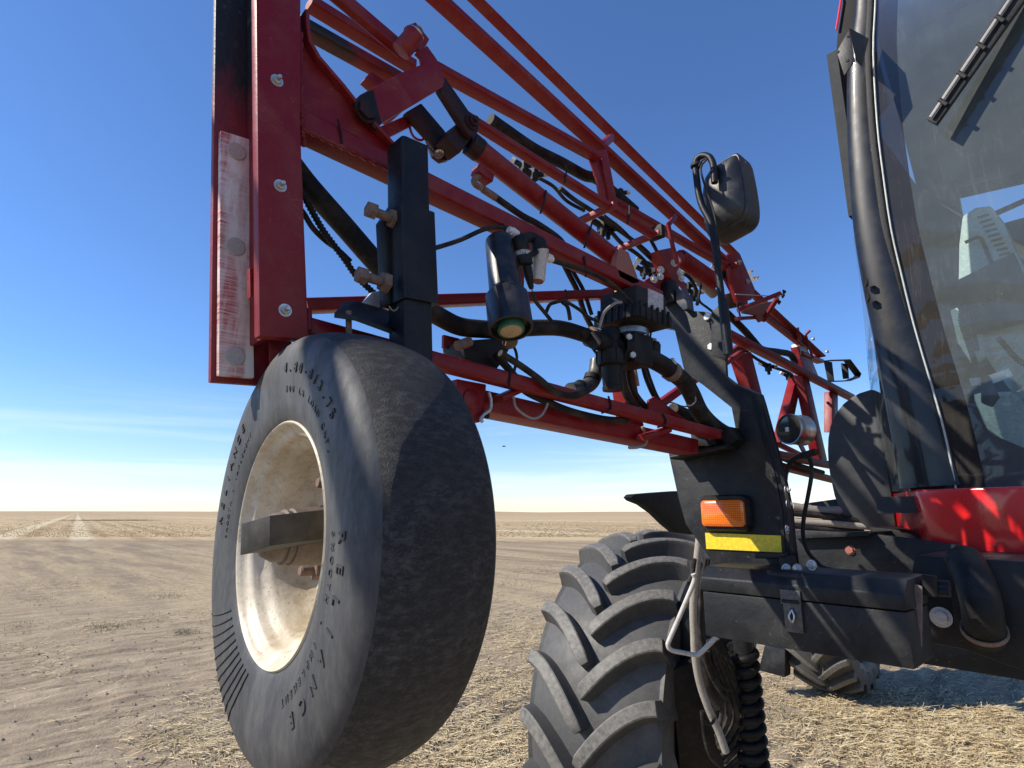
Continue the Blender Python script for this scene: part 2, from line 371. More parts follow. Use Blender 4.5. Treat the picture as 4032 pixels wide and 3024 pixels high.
for a, b in ((1090, 318), (1103, 732), (1122, 1222)): bolt('flange_bolt', P(a, b, X=XP), AX, .0048, BO, stud=1.3)
plate('corner_gusset', [(1180, 105), (1198, 120), (1207, 181), (1243, 244), (1338, 353), (1405, 438), (1537, 583), (1534, 668), (1184, 505)], RED, BO, .006, X=-.607, bevel=.001)
mb = MB(); ge = [(1196, 60), (1198, 120), (1207, 181), (1243, 244), (1338, 353), (1405, 438), (1545, 592)]
mb.sweep([P(a, b, X=-.606)for a, b in ge], rrect(.005, .022, .001), up=(1, 0, 0)); build(mb, 'gusset_flange', RED, BO)
# chords
L1 = beam('lower_chord', (1186, 502), (2612, 1192), -.60, 72, 62, RED, BO, ext=(.02, 0))
beam('upper_chord', (1754, 0), (2890, 1050), -.76, 27, 66, RED, BO, ext=(.35, 0))
beam('outer_chord', (1903, 0), (2912, 1002), -.86, 9, 56, RED, BO, ext=(.3, 0))
beam('diagonal_brace', (1720, 262), (2372, 622), -.72, 30, 50, RED, BO)
beam('middle_chord', (1846, 460), (2588, 930), -.66, 27, 40, RED, BO)
build(MB().box(P(2590, 922, X=-.668)+AZ*.004, AX, (P(2590, 930, X=-.66)-P(2500, 873, X=-.66)).normalized(), AZ, .03, .014, .03), 'tube_cap', PLA, BO, bevel=.002)
beam('rear_middle_chord', (2420, 792), (2890, 1062), -.76, 24, 30, RED, BO)
beam('upper_brace', (1184, 92), (1610, 330), -.66, 46, 60, SOOT, BO)
beam('rear_upper_brace', (1230, 8), (1640, 262), -.70, 40, 60, RED, BO)
beam('pivot_link', (1290, -45), (1585, 205), -.63, 60, 46, RED, BO)
def weld(pts, X, r=.0028):
    pp = smoothpath([P(a, b, X=X) for a, b in pts], 14); mb = MB(); mb.sweep(pp, circ(r, 8), scales=[1+.35*math.sin(i*1.9)+random.uniform(-.15, .15) for i in range(len(pp))]); build(mb, 'weld_bead', RED, BO)
for w_ in ([(1184, 128), (1185, 300), (1187, 500)], [(1187, 505), (1350, 580), (1530, 665)], [(1187, 420), (1191, 520), (1196, 575)], [(1217, 1215), (1219, 1300)]): weld(w_, XP-.012 if len(w_) == 3 else -.597)
# vertical node post and its gusset
plate('node_post', [(2363, 590), (2390, 585), (2436, 822), (2408, 818)], RED, BO, .03, X=-.735, bevel=.002)
plate('node_gusset', [(2323, 632), (2366, 600), (2412, 812), (2385, 800)], RED, BO, .004, X=-.742)
build(MB().prism([P(2328, 634, X=-.765), P(2388, 705, X=-.735), P(2408, 800, X=-.735), P(2336, 690, X=-.765)], Vector((0, .004, 0))), 'gusset_edge', RED, BO)
bar3('chord_spacer', P(2370, 572, X=-.775), P(2406, 542, X=-.855), .016, .02, (0, 0, 1), RED, BO)
beam('cross_brace', (1216, 1222), (2445, 1168), -.70, 44, 16, RED, BO)
plate('hanger_strap', [(2036, 985), (2068, 985), (2064, 1145), (2034, 1145)], RED, BO, .01, X=-.64)
beam('bottom_chord', (1205, 1312), (2879, 1737), -.60, 56, 22, RED, BO)
beam('bottom_tube', (1850, 1604), (2752, 1786), -.645, 72, 32, RED, BO)
beam('chord_tie', (1985, 1580), (2062, 1545), -.615, 26, 12, RED, BO)
beam('chord_tie', (2546, 1735), (2648, 1702), -.615, 26, 8, RED, BO)
# joint block at the outer end of the bottom tube
plate('joint_block', [(1800, 1490), (1917, 1512), (1908, 1650), (1890, 1664), (1830, 1658), (1790, 1640)], RED, BO, .05, X=-.632, bevel=.003)
c = P(1855, 1572, X=-.632); build(MB().lathe([(0, 0), (.0145, 0), (.0145, .002), (.013, .003), (0, .003)], c, AX, 30), 'joint_pin', RED, BO)
tube('pin_wire', [P(*q, X=-.625) for q in [(1925, 1545), (1933, 1575), (1930, 1612), (1905, 1632), (1893, 1650), (1900, 1662)]], .0025, GALV, BO)
bolt('joint_bolt', P(1915, 1634, X=-.63), AX, .004, BO, mat=PLA)
plate('support_post', [(2400, 1128), (2442, 1125), (2540, 1700), (2478, 1690)], RED, BO, .03, X=-.70, bevel=.002)
plate('support_gusset', [(2555, 1575), (2580, 1560), (2700, 1650), (2560, 1640)], RED, BO, .006, X=-.66)
beam('diagonal_tie', (2606, 1612), (2940, 1368), -.90, 30, 14, RED, BO)
# pivot bracket, sleeve, clevis, cylinder
plate('pivot_plate', [(1682, 179), (1717, 228), (1736, 259), (1751, 318), (1744, 342), (1690, 374), (1558, 452), (1500, 488), (1481, 513), (1389, 401), (1419, 372), (1543, 305), (1620, 266), (1665, 253), (1659, 224), (1640, 205)], RED, BO, .007, X=-.598, bevel=.001)
plate('grease_patch', [(1390, 402), (1420, 374), (1470, 348), (1490, 430), (1505, 484), (1481, 511)], GREASE, BO, .006, X=-.596, bevel=.002)
plate('inner_pivot_plate', [(1490, 500), (1630, 440), (1640, 486), (1515, 549)], RED, BO, .007, X=-.66)
plate('stop_lug', [(1443, 303), (1462, 280), (1520, 320), (1490, 345)], RED, BO, .02, X=-.66)
bolt('pivot_boss', P(1440, 440, X=-.595), AX, .013, BO, mat=GREASE, washer=1.2, stud=0, h=.5)
mb = MB(); a = P(1637, 133, X=-.585); b = P(1578, 203, X=-.60); ax = (a-b)
mb.lathe([(0, 0), (.0135, 0), (.0135, ax.length), (.0095, ax.length), (0, ax.length-.004)], b, ax, 32); build(mb, 'pivot_sleeve', RED, BO, bevel=.0008)
build(MB().lathe([(.0075, 0), (.0125, 0), (.0125, .002), (.0075, .002)], a, ax, 32, close=True), 'sleeve_washer', STEEL, BO)
bolt('sleeve_bolt', a, ax, .0065, BO, mat=RUST, washer=0, stud=0, h=1.5)
plate('sleeve_backplate', [(1600, 100), (1637, 86), (1692, 154), (1678, 180), (1655, 200), (1600, 160)], RED, BO, .008, X=-.612)
plate('clevis_arm', [(1752, 301), (1852, 444), (1886, 490), (1884, 518), (1866, 536), (1846, 530), (1794, 448), (1732, 350)], GREASE, BO, .012, X=-.60, bevel=.002)
plate('clevis_arm', [(1600, 440), (1659, 405), (1751, 513), (1798, 602), (1770, 628), (1744, 633), (1715, 610), (1690, 540)], GREASE, BO, .012, X=-.645, bevel=.002)
plate('cylinder_eye', [(1759, 540), (1800, 484), (1866, 533), (1813, 602)], GREASE, BO, .03, X=-.612, bevel=.003)
bolt('clevis_bolt', P(1858, 480, X=-.599), AX, .0085, BO, mat=GREASE, stud=.6)
bolt('clevis_bolt', P(1728, 607, X=-.63), -AY*.6+AX*.5, .0052, BO, mat=RUST, stud=.6)
A = P(1862, 574, X=-.625); B = P(2422, 1018, X=-.625); d = (B-A).normalized(); r = 44*proj(A)[2]/F_PX
build(MB().lathe([(0, 0), (r*1.0, 0), (r*1.02, .004), (r*1.02, .016), (r*.97, .018), (r*.97, (B-A).length-.004), (r*.9, (B-A).length), (0, (B-A).length)], A, d, 40), 'hydraulic_cylinder', RED, BO)
build(MB().lathe([(r*.5, -.008), (r*1.06, -.008), (r*1.06, .012), (r*.5, .012)], A, d, 40), 'cylinder_gland', GREASE, BO)
plate('cylinder_mount', [(2438, 974), (2476, 992), (2520, 1115), (2492, 1120), (2440, 1092), (2425, 1045)], BRN, BO, .014, X=-.60, bevel=.002)
plate('cylinder_mount', [(2408, 990), (2440, 976), (2448, 1075), (2400, 1085)], GREASE, BO, .012, X=-.635, bevel=.002)
c = P(1900, 690, X=-.63); build(MB().box(c, AX, d, AX.cross(d), .02, .03, .014), 'port_block', RED, BO, bevel=.001)
pxtube('elbow_fitting', [(1890, 688), (1868, 708), (1872, 726), (1898, 742)], 13, RUST, BO, X=-.63)
pxtube('hose_ferrule', [(1902, 745), (1952, 778)], 15, RUST, BO, X=-.63, straight=True)
pxtube('hydraulic_hose', [(1950, 776), (2005, 815), (2060, 852), (2120, 884), (2200, 940), (2230, 985, -.03), (2260, 1040, -.05)], 13, HOSE, BO, X=-.63)
pxtube('boom_hose', [(1930, 470), (1990, 512), (2103, 588), (2212, 642), (2300, 690), (2350, 705), (2430, 770), (2500, 830)], 22, HOSE, BO, X=-.80)
pxtube('wiring_loom', [(2205, 740), (2260, 785), (2330, 830), (2400, 880), (2470, 930), (2540, 985), (2590, 1040)], 9, HOSE, BO, X=-.78)
pxtube('wiring_loom', [(2380, 850), (2450, 905), (2520, 980), (2600, 1055), (2680, 1130)], 6, HOSE, BO, X=-.75)
pxtube('spring_pin', [(1618, 470), (1614, 502), (1628, 537), (1655, 552), (1676, 540), (1690, 520)], 5, RED, BO, X=-.66)
# hinge, spring and breakaway at the boom's far joint
plate('hinge_post', [(2593, 985), (2642, 975), (2728, 1192), (2690, 1204)], RED, BO, .03, X=-.72, bevel=.002)
plate('hinge_bracket', [(2540, 1105), (2612, 1060), (2640, 1068), (2700, 1185), (2640, 1200), (2530, 1150)], RED, BO, .008, X=-.74)
bar3('latch_strap', P(2630, 880, X=-.68), P(2650, 975, X=-.68), .012, .008, (1, 0, 0), RED, BO)
bar3('latch_strap', P(2632, 885, X=-.68), P(2660, 850, X=-.70), .012, .008, (1, 0, 0), RED, BO)
bar3('latch_strap', P(2650, 975, X=-.68), P(2668, 1040, X=-.68), .012, .008, (1, 0, 0), RED, BO)
for a, b in ((2654, 1036), (2602, 1062), (2600, 1088), (2677, 1075), (2575, 1100), (2683, 1095)): bolt('hinge_bolt', P(a, b, X=-.70), Vector((.9, -.4, 0)), .0062, BO, mat=GALV, stud=0)
A = P(2672, 1012, X=-.76); B = P(2815, 1110, X=-.76); mb = MB(); pts = []; rr = 30*proj(A)[2]/F_PX; d = (B-A).normalized(); u = AX; w = d.cross(u).normalized()
for i in range(26*12+1):
    ang = 2*math.pi*i/12; pts.append(A+d*((B-A).length*i/(26*12))+(u*math.cos(ang)+w*math.sin(ang))*rr)
mb.sweep(pts, circ(.0034, 6)); build(mb, 'tension_spring', RED, BO)
build(MB().lathe([(0, 0), (rr*.75, 0), (rr*.75, (B-A).length), (0, (B-A).length)], A, d, 20), 'spring_guide', RED, BO)
pxtube('spray_tube', [(2700, 1060), (2760, 1110), (2810, 1158)], 20, HOSEG, BO, X=-.86)
plate('joint_plate', [(2862, 1000), (2914, 998), (2974, 1140), (2960, 1180), (2905, 1190), (2880, 1110)], RED, BO, .012, X=-.76, bevel=.002)
for a, b in ((2909, 1032), (2944, 1109)): bolt('joint_bolt', P(a, b, X=-.759), AX, .0062, BO)
plate('joint_web', [(2800, 1010), (2866, 1000), (2905, 1190), (2860, 1100)], RED, BO, .01, X=-.80)
for a, b in ((2952, 1073), (2962, 1098), (2975, 1096)): bolt('adjuster_bolt', P(a, b, X=-.80), Vector((.5, .7, .5)), .006, BO, stud=1.5)
plate('breakaway_post', [(2885, 1150), (2945, 1150), (2945, 1200), (2912, 1205)], SOOT, BO, .04, X=-.82)
bar3('breakaway_arm', P(2905, 1222, X=-.80), P(3072, 1155, X=-.70), .018, .012, (0, 0, 1), RED, BO)
bar3('breakaway_arm', P(2898, 1255, X=-.84), P(3010, 1248, X=-.84), .012, .012, (0, 0, 1), RED, BO)
bar3('breakaway_arm', P(3060, 1175, X=-.76), P(3005, 1262, X=-.84), .014, .014, (0, 0, 1), RED, BO)
plate('slotted_plate', [(2925, 1210), (3045, 1185), (3040, 1225), (3008, 1258), (2995, 1268), (2975, 1240), (2930, 1232)], BRN, BO, .01, X=-.83)
for a, b in ((3085, 1150), (3080, 1165), (3065, 1190)): bolt('breakaway_bolt', P(a, b, X=-.72), AX, .006, BO, mat=GREASE)
bar3('thin_rod', P(2895, 1158, X=-.74), P(3070, 1168, X=-.74), .003, .003, (0, 0, 1), GALV, BO)
bar3('thin_rod', P(2885, 1120, X=-.8), P(2918, 1262, X=-.8), .006, .006, (1, 0, 0), RED, BO)
# sections beyond the cradle
beam('far_upper_chord', (2958, 1130), (3252, 1404), -.90, 7, 42, RED, BO)
beam('far_upper_tube', (3000, 1232), (3165, 1362), -.92, 22, 24, RED, BO)
beam('far_upper_tube', (3165, 1395), (3247, 1428), -.92, 14, 20, RED, BO)
plate('far_post', [(3140, 1364), (3176, 1364), (3222, 1478), (3170, 1478)], RED, BO, .03, X=-.93, bevel=.002)
plate('post_collar', [(3148, 1352), (3178, 1352), (3184, 1388), (3154, 1396)], GALV, BO, .034, X=-.928)
bar3('far_brace', P(3137, 1290, X=-.91), P(3150, 1345, X=-.91), .014, .014, (1, 0, 0), RED, BO)
bar3('far_brace', P(3172, 1318, X=-.90), P(3200, 1410, X=-.90), .007, .01, (1, 0, 0), RED, BO)
bar3('far_brace', P(3172, 1318, X=-.90), P(3190, 1300, X=-.88), .012, .01, (0, 0, 1), RED, BO)
beam('far_middle_chord', (2862, 1312), (3368, 1572), -.78, 24, 26, RED, BO)
beam('far_strut', (2936, 1392), (2834, 1462), -.80, 18, 14, RED, BO)
plate('far_truss_post', [(2912, 1400), (2958, 1385), (3056, 1765), (3034, 1768)], RED, BO, .035, X=-.80, bevel=.002)
plate('far_truss_post', [(3138, 1478), (3162, 1478), (3108, 1740), (3072, 1740)], RED, BO, .03, X=-.83, bevel=.002)
plate('far_truss_post', [(3158, 1476), (3182, 1474), (3258, 1812), (3228, 1812)], RED, BO, .03, X=-.80, bevel=.002)
plate('far_truss_post', [(3276, 1540), (3300, 1540), (3300, 1700), (3276, 1700)], RED, BO, .03, X=-.80, bevel=.002)
beam('far_lower_chord', (3040, 1742), (3160, 1800), -.86, 20, 10, RED, BO)
beam('far_bottom_chord', (2990, 1785), (3420, 1868), -.78, 26, 10, RED, BO)
beam('far_bottom_tube', (3000, 1822), (3420, 1930), -.82, 22, 12, RED, BO)
# added tubes, unseen above the picture's edge, that throw shade stripes on the cradle
for (c0, c1, z, y0, y1) in SHADE:
    z_ = z; x_ = ((c0+c1)/2-.562*z_)/.827; wd = (c1-c0)/.9
    bar3('shade_tube', Vector((x_, y0, z_)), Vector((x_, y1, z_)), wd, .05, (.827, 0, .562), RED, BO)
for pts_, r_, X_ in (([(2120, 700), (2180, 735), (2230, 790), (2300, 830)], 7, -.82), ([(2400, 905), (2450, 960), (2520, 1010), (2600, 1100), (2650, 1160)], 8, -.83), ([(2560, 940), (2590, 1000), (2600, 1060), (2570, 1110)], 7, -.74), ([(2300, 1300), (2340, 1380), (2380, 1420)], 6, -.70), ([(2215, 1030), (2240, 1080), (2275, 1150), (2300, 1230), (2330, 1290)], 11, -.72), ([(2240, 1040), (2268, 1090), (2300, 1150), (2330, 1240)], 8, -.71), ([(2740, 1290), (2800, 1340), (2850, 1400), (2930, 1430)], 7, -.84), ([(2535, 1420), (2560, 1500), (2590, 1570), (2640, 1630), (2720, 1700), (2800, 1740)], 9, -.71), ([(2080, 1610), (2250, 1650), (2420, 1690), (2600, 1740), (2720, 1765)], 7, -.70), ([(2880, 1330), (2960, 1400), (3030, 1440), (3110, 1470), (3180, 1520)], 6, -.86), ([(2990, 1810), (3060, 1800), (3140, 1830), (3240, 1860)], 9, -.80)):
    pxtube('wiring_loom', pts_, r_, HOSE, BO, X=X_)
for a, b, c_, e, X_ in ((1330, 470, 1350, 590, -.598), (1980, 880, 1992, 965, -.598), (2300, 1010, 2306, 1090, -.598), (2230, 650, 2222, 720, -.658), (2480, 810, 2470, 880, -.658), (2010, 1440, 2002, 1530, -.598), (2150, 750, 2128, 840, -.607), (2330, 880, 2300, 975, -.607)):
    pxtube('cable_tie', [(a, b), ((a+c_)/2+3, (b+e)/2), (c_, e)], 4, PLA, BO, X=X_)
# nozzle bodies along the boom
def nozzle(px, py, X, s=1.0):
    c = P(px, py, X=X); mb = MB(); mb.box(c, AX, AY, AZ, .022*s, .016*s, .03*s)
    mb.lathe([(0, 0), (.008*s, 0), (.008*s, .03*s), (0, .03*s)], c, (-.5, -.6, .5), 12); mb.lathe([(0, 0), (.0075*s, 0), (.0075*s, .026*s), (0, .026*s)], c, (.5, .7, .2), 12)
    mb.lathe([(0, 0), (.006*s, 0), (.006*s, .03*s), (0, .03*s)], c, (.1, -.2, -1), 12)
    o = build(mb, 'nozzle_body', PLA, BO, bevel=.001)
    mb = MB(); mb.lathe([(0, .028*s), (.0095*s, .028*s), (.0095*s, .042*s), (0, .044*s)], c, (-.5, -.6, .5), 14); build(mb, 'nozzle_cap', WHITE, BO)
    mb = MB(); mb.lathe([(0, .024*s), (.008*s, .024*s), (.008*s, .036*s), (0, .038*s)], c, (.5, .7, .2), 14); build(mb, 'nozzle_cap', GALV, BO)
for k, (i, j) in enumerate(((0, 1), (1, 2), (3, 4), (4, 5), (0, 4))):     # struts tying the added shade tubes together, all beyond the picture's edge
    pa, pb = [Vector((((SHADE[q][0]+SHADE[q][1])/2-.562*SHADE[q][2])/.827, .02, SHADE[q][2])) for q in (i, j)]
    bar3('shade_tube_strut', pa, pb, .03, .03, (0, 1, 0), RED, BO)
for a, b, X0, X1 in ((1700, 300, -.60, -.73), (2422, 806, -.655, -.77), (2600, 915, -.66, -.78), (2905, 1040, -.74, -.87)):
    c = P(a, b, X=X0); bar3('cross_tie', c, Vector((X1, c.y, c.z)), .014, .014, (0, 0, 1), RED, BO)
for q in ((2100, 690, -.80, .9), (2060, 655, -.80, .7), (2372, 892, -.80, 1), (2395, 905, -.80, .9), (2440, 762, -.86, .8), (2560, 1050, -.82, 1), (2535, 1068, -.82, .8), (2732, 1155, -.86, .9), (2706, 1128, -.86, .8), (2845, 1068, -.80, .9), (3025, 1447, -.86, .9), (3105, 1484, -.86, .8)): nozzle(*q)
pxtube('spray_hose', [(2860, 1230), (2930, 1300), (2965, 1340), (3000, 1375), (3060, 1385), (3110, 1395), (3130, 1425), (3125, 1432)], 13, HOSE, BO, X=-.88)
pxtube('wiring_loom', [(2740, 1080), (2760, 1120), (2752, 1180), (2790, 1215), (2850, 1260)], 5, HOSE, BO, X=-.82)
pxtube('wiring_loom', [(2690, 1075), (2720, 1100), (2748, 1160), (2745, 1200)], 7, HOSE, BO, X=-.84)
mb = MB()   # flat rubber guard loop near the boom end
lp = [P(*q, X=-.84) for q in [(3258, 1420), (3335, 1418), (3378, 1475), (3372, 1486), (3335, 1500), (3268, 1502)]]
mb.sweep(lp, rrect(.004, .03, .001), up=(1, .3, 0)); build(mb, 'rubber_guard', PLA, BO)
plate('guard_flap', [(3242, 1420), (3275, 1425), (3284, 1500), (3258, 1500)], PLA, BO, .006, Y=P(3260, 1460, X=-.84).y)
plate('guard_flap', [(3310, 1430), (3338, 1432), (3342, 1490), (3318, 1492)], PLA, BO, .006, Y=P(3325, 1460, X=-.84).y)
for a, b in ((3200, 1335), (3255, 1385)): bolt('clamp_bolt', P(a, b, X=-.88), Vector((.7, -.2, .6)), .007, BO)
# ------------------------------------------------------------------ hoses and plumbing carried by the boom
PL = empty('spray_plumbing', P(2400, 1350, X=-.64), SP)
H1 = pxtube('spray_hose', [(1150, 650), (1200, 715), (1265, 790), (1350, 885), (1450, 1000), (1530, 1090), (1620, 1180), (1730, 1247), (1810, 1285), (1900, 1296), (2000, 1300), (2080, 1292), (2200, 1292), (2290, 1315), (2350, 1340), (2385, 1350)], 37, HOSE, PL, X=-.655, n=20)
for a, b in (((1415, 960), (1440, 990)), ((2322, 1325), (2345, 1335))): pxtube('hose_clamp', [a, b], 41, PLA if a[0] < 2000 else RUST, PL, X=-.655, straight=True, n=20)
pxtube('corrugated_conduit', [(1170, 720), (1193, 765), (1232, 838), (1274, 910), (1323, 976), (1359, 1024), (1401, 1085), (1443, 1127), (1490, 1170)], 14, PLA, PL, X=-.635, rings=.0045)
pxtube('braided_hose', [(1180, 820), (1199, 845), (1232, 898), (1280, 946), (1329, 982), (1380, 1030)], 11, HOSE, PL, X=-.645)
pxtube('air_hose', [(1660, 990), (1725, 973), (1814, 944), (1899, 906), (1958, 894), (2003, 902)], 9, HOSE, PL, X=-.60)
pxtube('air_hose', [(2168, 1024), (2200, 1034), (2247, 1048), (2346, 1083), (2421, 1128), (2485, 1192), (2520, 1240)], 9, HOSE, PL, X=-.585)
pxtube('wiring_loom', [(2095, 1150), (2108, 1185), (2140, 1225), (2170, 1262)], 8, HOSE, PL, X=-.60)
pxtube('wiring_loom', [(2150, 1230), (2165, 1200), (2190, 1190), (2220, 1185), (2275, 1215), (2320, 1250), (2370, 1270)], 7, HOSE, PL, X=-.62)
pxtube('wiring_loom', [(2215, 1190), (2235, 1210), (2245, 1260)], 8, HOSE, PL, X=-.62)
pxtube('wiring_loom', [(2225, 1140), (2232, 1160), (2228, 1185), (2200, 1190)], 4, PLA, PL, X=-.625)
pxtube('drop_hose', [(1970, 1390), (2050, 1440), (2120, 1490), (2190, 1545), (2260, 1558), (2310, 1540), (2330, 1520)], 13, HOSE, PL, X=-.592)
pxtube('drop_hose', [(1950, 1395), (2000, 1450), (2040, 1500), (2070, 1540), (2150, 1580), (2250, 1620), (2380, 1650), (2470, 1655)], 15, HOSE, PL, X=-.625)
pxtube('thin_cable', [(1998, 1345), (2025, 1370), (2035, 1410), (2025, 1460)], 6, HOSE, PL, X=-.60)
pxtube('cable_tie', [(2022, 1560), (2030, 1600), (2060, 1630), (2100, 1648), (2132, 1635), (2150, 1605), (2156, 1588)], 5, HOSEG, PL, X=-.598)
pxtube('cable_tie', [(2395, 1560), (2405, 1590), (2402, 1612), (2370, 1626)], 4, PLA, PL, X=-.598)
pxtube('cable_tie', [(2610, 1630), (2622, 1655), (2616, 1672), (2590, 1682)], 4, PLA, PL, X=-.598)
pxtube('cable_tie', [(2530, 1680), (2544, 1720), (2540, 1748), (2510, 1760), (2478, 1762)], 7, HOSEG, PL, X=-.64)
pxtube('hose_bundle', [(2445, 1440), (2450, 1500), (2470, 1560), (2510, 1610), (2560, 1650)], 16, HOSE, PL, X=-.68)
pxtube('hose_bundle', [(2475, 1440), (2482, 1500), (2500, 1550), (2540, 1600), (2600, 1650)], 13, HOSE, PL, X=-.675)
pxtube('frayed_hose', [(2498, 1445), (2505, 1480), (2512, 1520)], 7, HOSEG, PL, X=-.665)
pxtube('wiring_loom', [(2525, 1420), (2540, 1480), (2555, 1520), (2575, 1560), (2610, 1600), (2680, 1640)], 8, PLA, PL, X=-.70)
pxtube('wiring_loom', [(2590, 1605), (2640, 1585), (2690, 1600), (2740, 1600)], 2.5, HOSE, PL, X=-.72)
# section valve with its actuator
XV = -.62
vb = P(2490, 1385, X=XV)
up = Vector((.0, .10, 1)).normalized()
mb = MB(); mb.box(vb, AX, AY, up, .052, .058, .058); mb.lathe([(.026, 0), (.028, .004), (.024, .008), (.028, .012), (.024, .016), (.028, .020), (.022, .026)], vb-AY*.05, AY, 28); build(mb, 'valve_body', PLA, PL, bevel=.003)
for a, b in ((2475, 1327), (2490, 1398)): bolt('valve_bolt', P(a, b, X=XV+.028), Vector((1, -.5, 0)), .006, PL, mat=GALV, washer=0, stud=0)
build(MB().lathe([(.030, 0), (.0305, 0), (.0305, .011), (.030, .011)], vb+up*.030, up, 40, close=True), 'mounting_strap', STEEL, PL)
ac = vb+up*.082
mb = MB(); mb.box(ac, AX, AY, up, .085, .098, .062); build(mb, 'actuator_box', PLA, PL, bevel=.006)
mb = MB(); mb.box(ac-up*.022, AX, AY, up, .098, .112, .022)
for k in range(6): mb.box(ac+Vector((.0485, -.045+.018*k, 0))-up*.018, AX, AY, up, .006, .004, .03); mb.box(ac+Vector((-.038+.015*k, -.0555, 0))-up*.018, AX, AY, up, .004, .006, .03)
build(mb, 'actuator_skirt', PLA, PL, bevel=.0015)
build(MB().box(ac+Vector((.0432, .012, .012)), AX, AY, up, .001, .05, .038), 'rating_label', paint('grey_label', (.55, .54, .56), .5, dust=(.25, .22, .2), dust_amt=.7, scale=160, low=.35, high=.6), PL)
build(MB().lathe([(0, 0), (.016, 0), (.016, .008), (.012, .012), (0, .012)], ac+up*.031+Vector((-.01, -.02, 0)), up, 28), 'yellow_cap', YELC, PL)
sc = P(2405, 1360, X=XV-.01); dn = (P(2414, 1545, X=XV-.01)-sc).normalized(); q = 1/F_PX*proj(sc)[2]
mb = MB(); mb.lathe([(0, -70*q), (34*q, -70*q), (42*q, -55*q), (44*q, 20*q), (56*q, 24*q), (58*q, 80*q), (50*q, 86*q), (42*q, 88*q), (38*q, 165*q), (41*q, 168*q), (40*q, 182*q), (0, 182*q)], sc, dn, 36)
for k in range(10):
    an = 2*math.pi*k/10; n1 = dn.orthogonal().normalized(); n2 = dn.cross(n1); o = n1*math.cos(an)+n2*math.sin(an); mb.box(sc+dn*50*q+o*57*q, o, dn, o.cross(dn), 8*q, 50*q, 12*q)
build(mb, 'strainer', PLA, PL)
pxtube('strainer_inlet', [(2340, 1338), (2405, 1358)], 36, PLA, PL, X=XV-.01, straight=True, n=20)
for k in range(5): pass
pxtube('valve_port', [(2420, 1368), (2480, 1385)], 36, PLA, PL, X=XV, straight=True, n=20)
pxtube('pipe_elbow', [(2352, 1420), (2345, 1470), (2325, 1510), (2285, 1530), (2245, 1538)], 30, paint('grey_pipe', (.045, .045, .045), .35, dust=(.3, .28, .25), dust_amt=.5, scale=30), PL, X=XV-.05, n=20)
pxtube('pipe_collar', [(2334, 1482), (2328, 1500)], 33, PLA, PL, X=XV-.05, straight=True, n=20); pxtube('pipe_collar', [(2290, 1524), (2280, 1532)], 33, PLA, PL, X=XV-.05, straight=True, n=20)
pxtube('outlet_elbow', [(2520, 1400), (2560, 1412), (2610, 1438), (2660, 1472)], 36, PLA, PL, X=XV, n=20)
pxtube('hose_clamp', [(2634, 1455), (2652, 1468)], 40, RUST, PL, X=XV, straight=True, n=20)
c = P(2648, 1432, X=XV+.01); build(MB().box(c, AX, (AY-AZ).normalized(), (AY+AZ).normalized(), .014, .022, .008), 'clamp_screw', GALV, PL, bevel=.001)
pxtube('outlet_hose', [(2640, 1460), (2690, 1500), (2722, 1550), (2755, 1620), (2800, 1670), (2850, 1705), (2900, 1722), (2960, 1735, -.05)], 33, HOSE, PL, X=XV, n=20)
pxtube('outlet_hose', [(2650, 1610), (2720, 1640), (2790, 1680), (2860, 1712)], 22, HOSE, PL, X=-.68, n=16)
pxtube('cable_tie', [(2700, 1596), (2722, 1596), (2738, 1580), (2738, 1562)], 3, HOSEG, PL, X=-.602)
c = P(2573, 1378, X=XV-.02); q = proj(c)[2]/F_PX
build(MB().lathe([(0, -30*q), (27*q, -30*q), (28*q, 22*q), (24*q, 24*q), (24*q, 30*q), (0, 30*q)], c, up, 24), 'pressure_sensor', PLA, PL)
build(MB().lathe([(0, 30*q), (13*q, 30*q), (12*q, 46*q), (0, 50*q)], c, up, 16), 'sensor_nub', HOSEG, PL)
pxtube('thin_cable', [(2560, 1332), (2563, 1300), (2555, 1270)], 4, HOSE, PL, X=XV-.02)
pxtube('thin_cable', [(2360, 1290), (2380, 1230), (2420, 1195), (2446, 1190)], 6, HOSEG, PL, X=XV+.03)
# clamp and fittings below the sensor
plate('hose_saddle', [(1960, 1330), (2012, 1318), (2030, 1330), (1985, 1420), (1950, 1465), (1830, 1412), (1820, 1340)], PLA, PL, .05, X=-.64, bevel=.004)
bolt('saddle_bolt', P(2008, 1345, X=-.60), Vector((.7, -.3, -.7)), .009, PL, mat=RUST, stud=0, washer=1.3)
pxtube('brass_fitting', [(1800, 1362), (1850, 1345)], 20, RUST, PL, X=-.62, straight=True)
build(MB().box(P(1775, 1352, X=-.68), AX, AY, AZ, .006, .03, .02), 'frame_tab', RED, PL, bevel=.001)
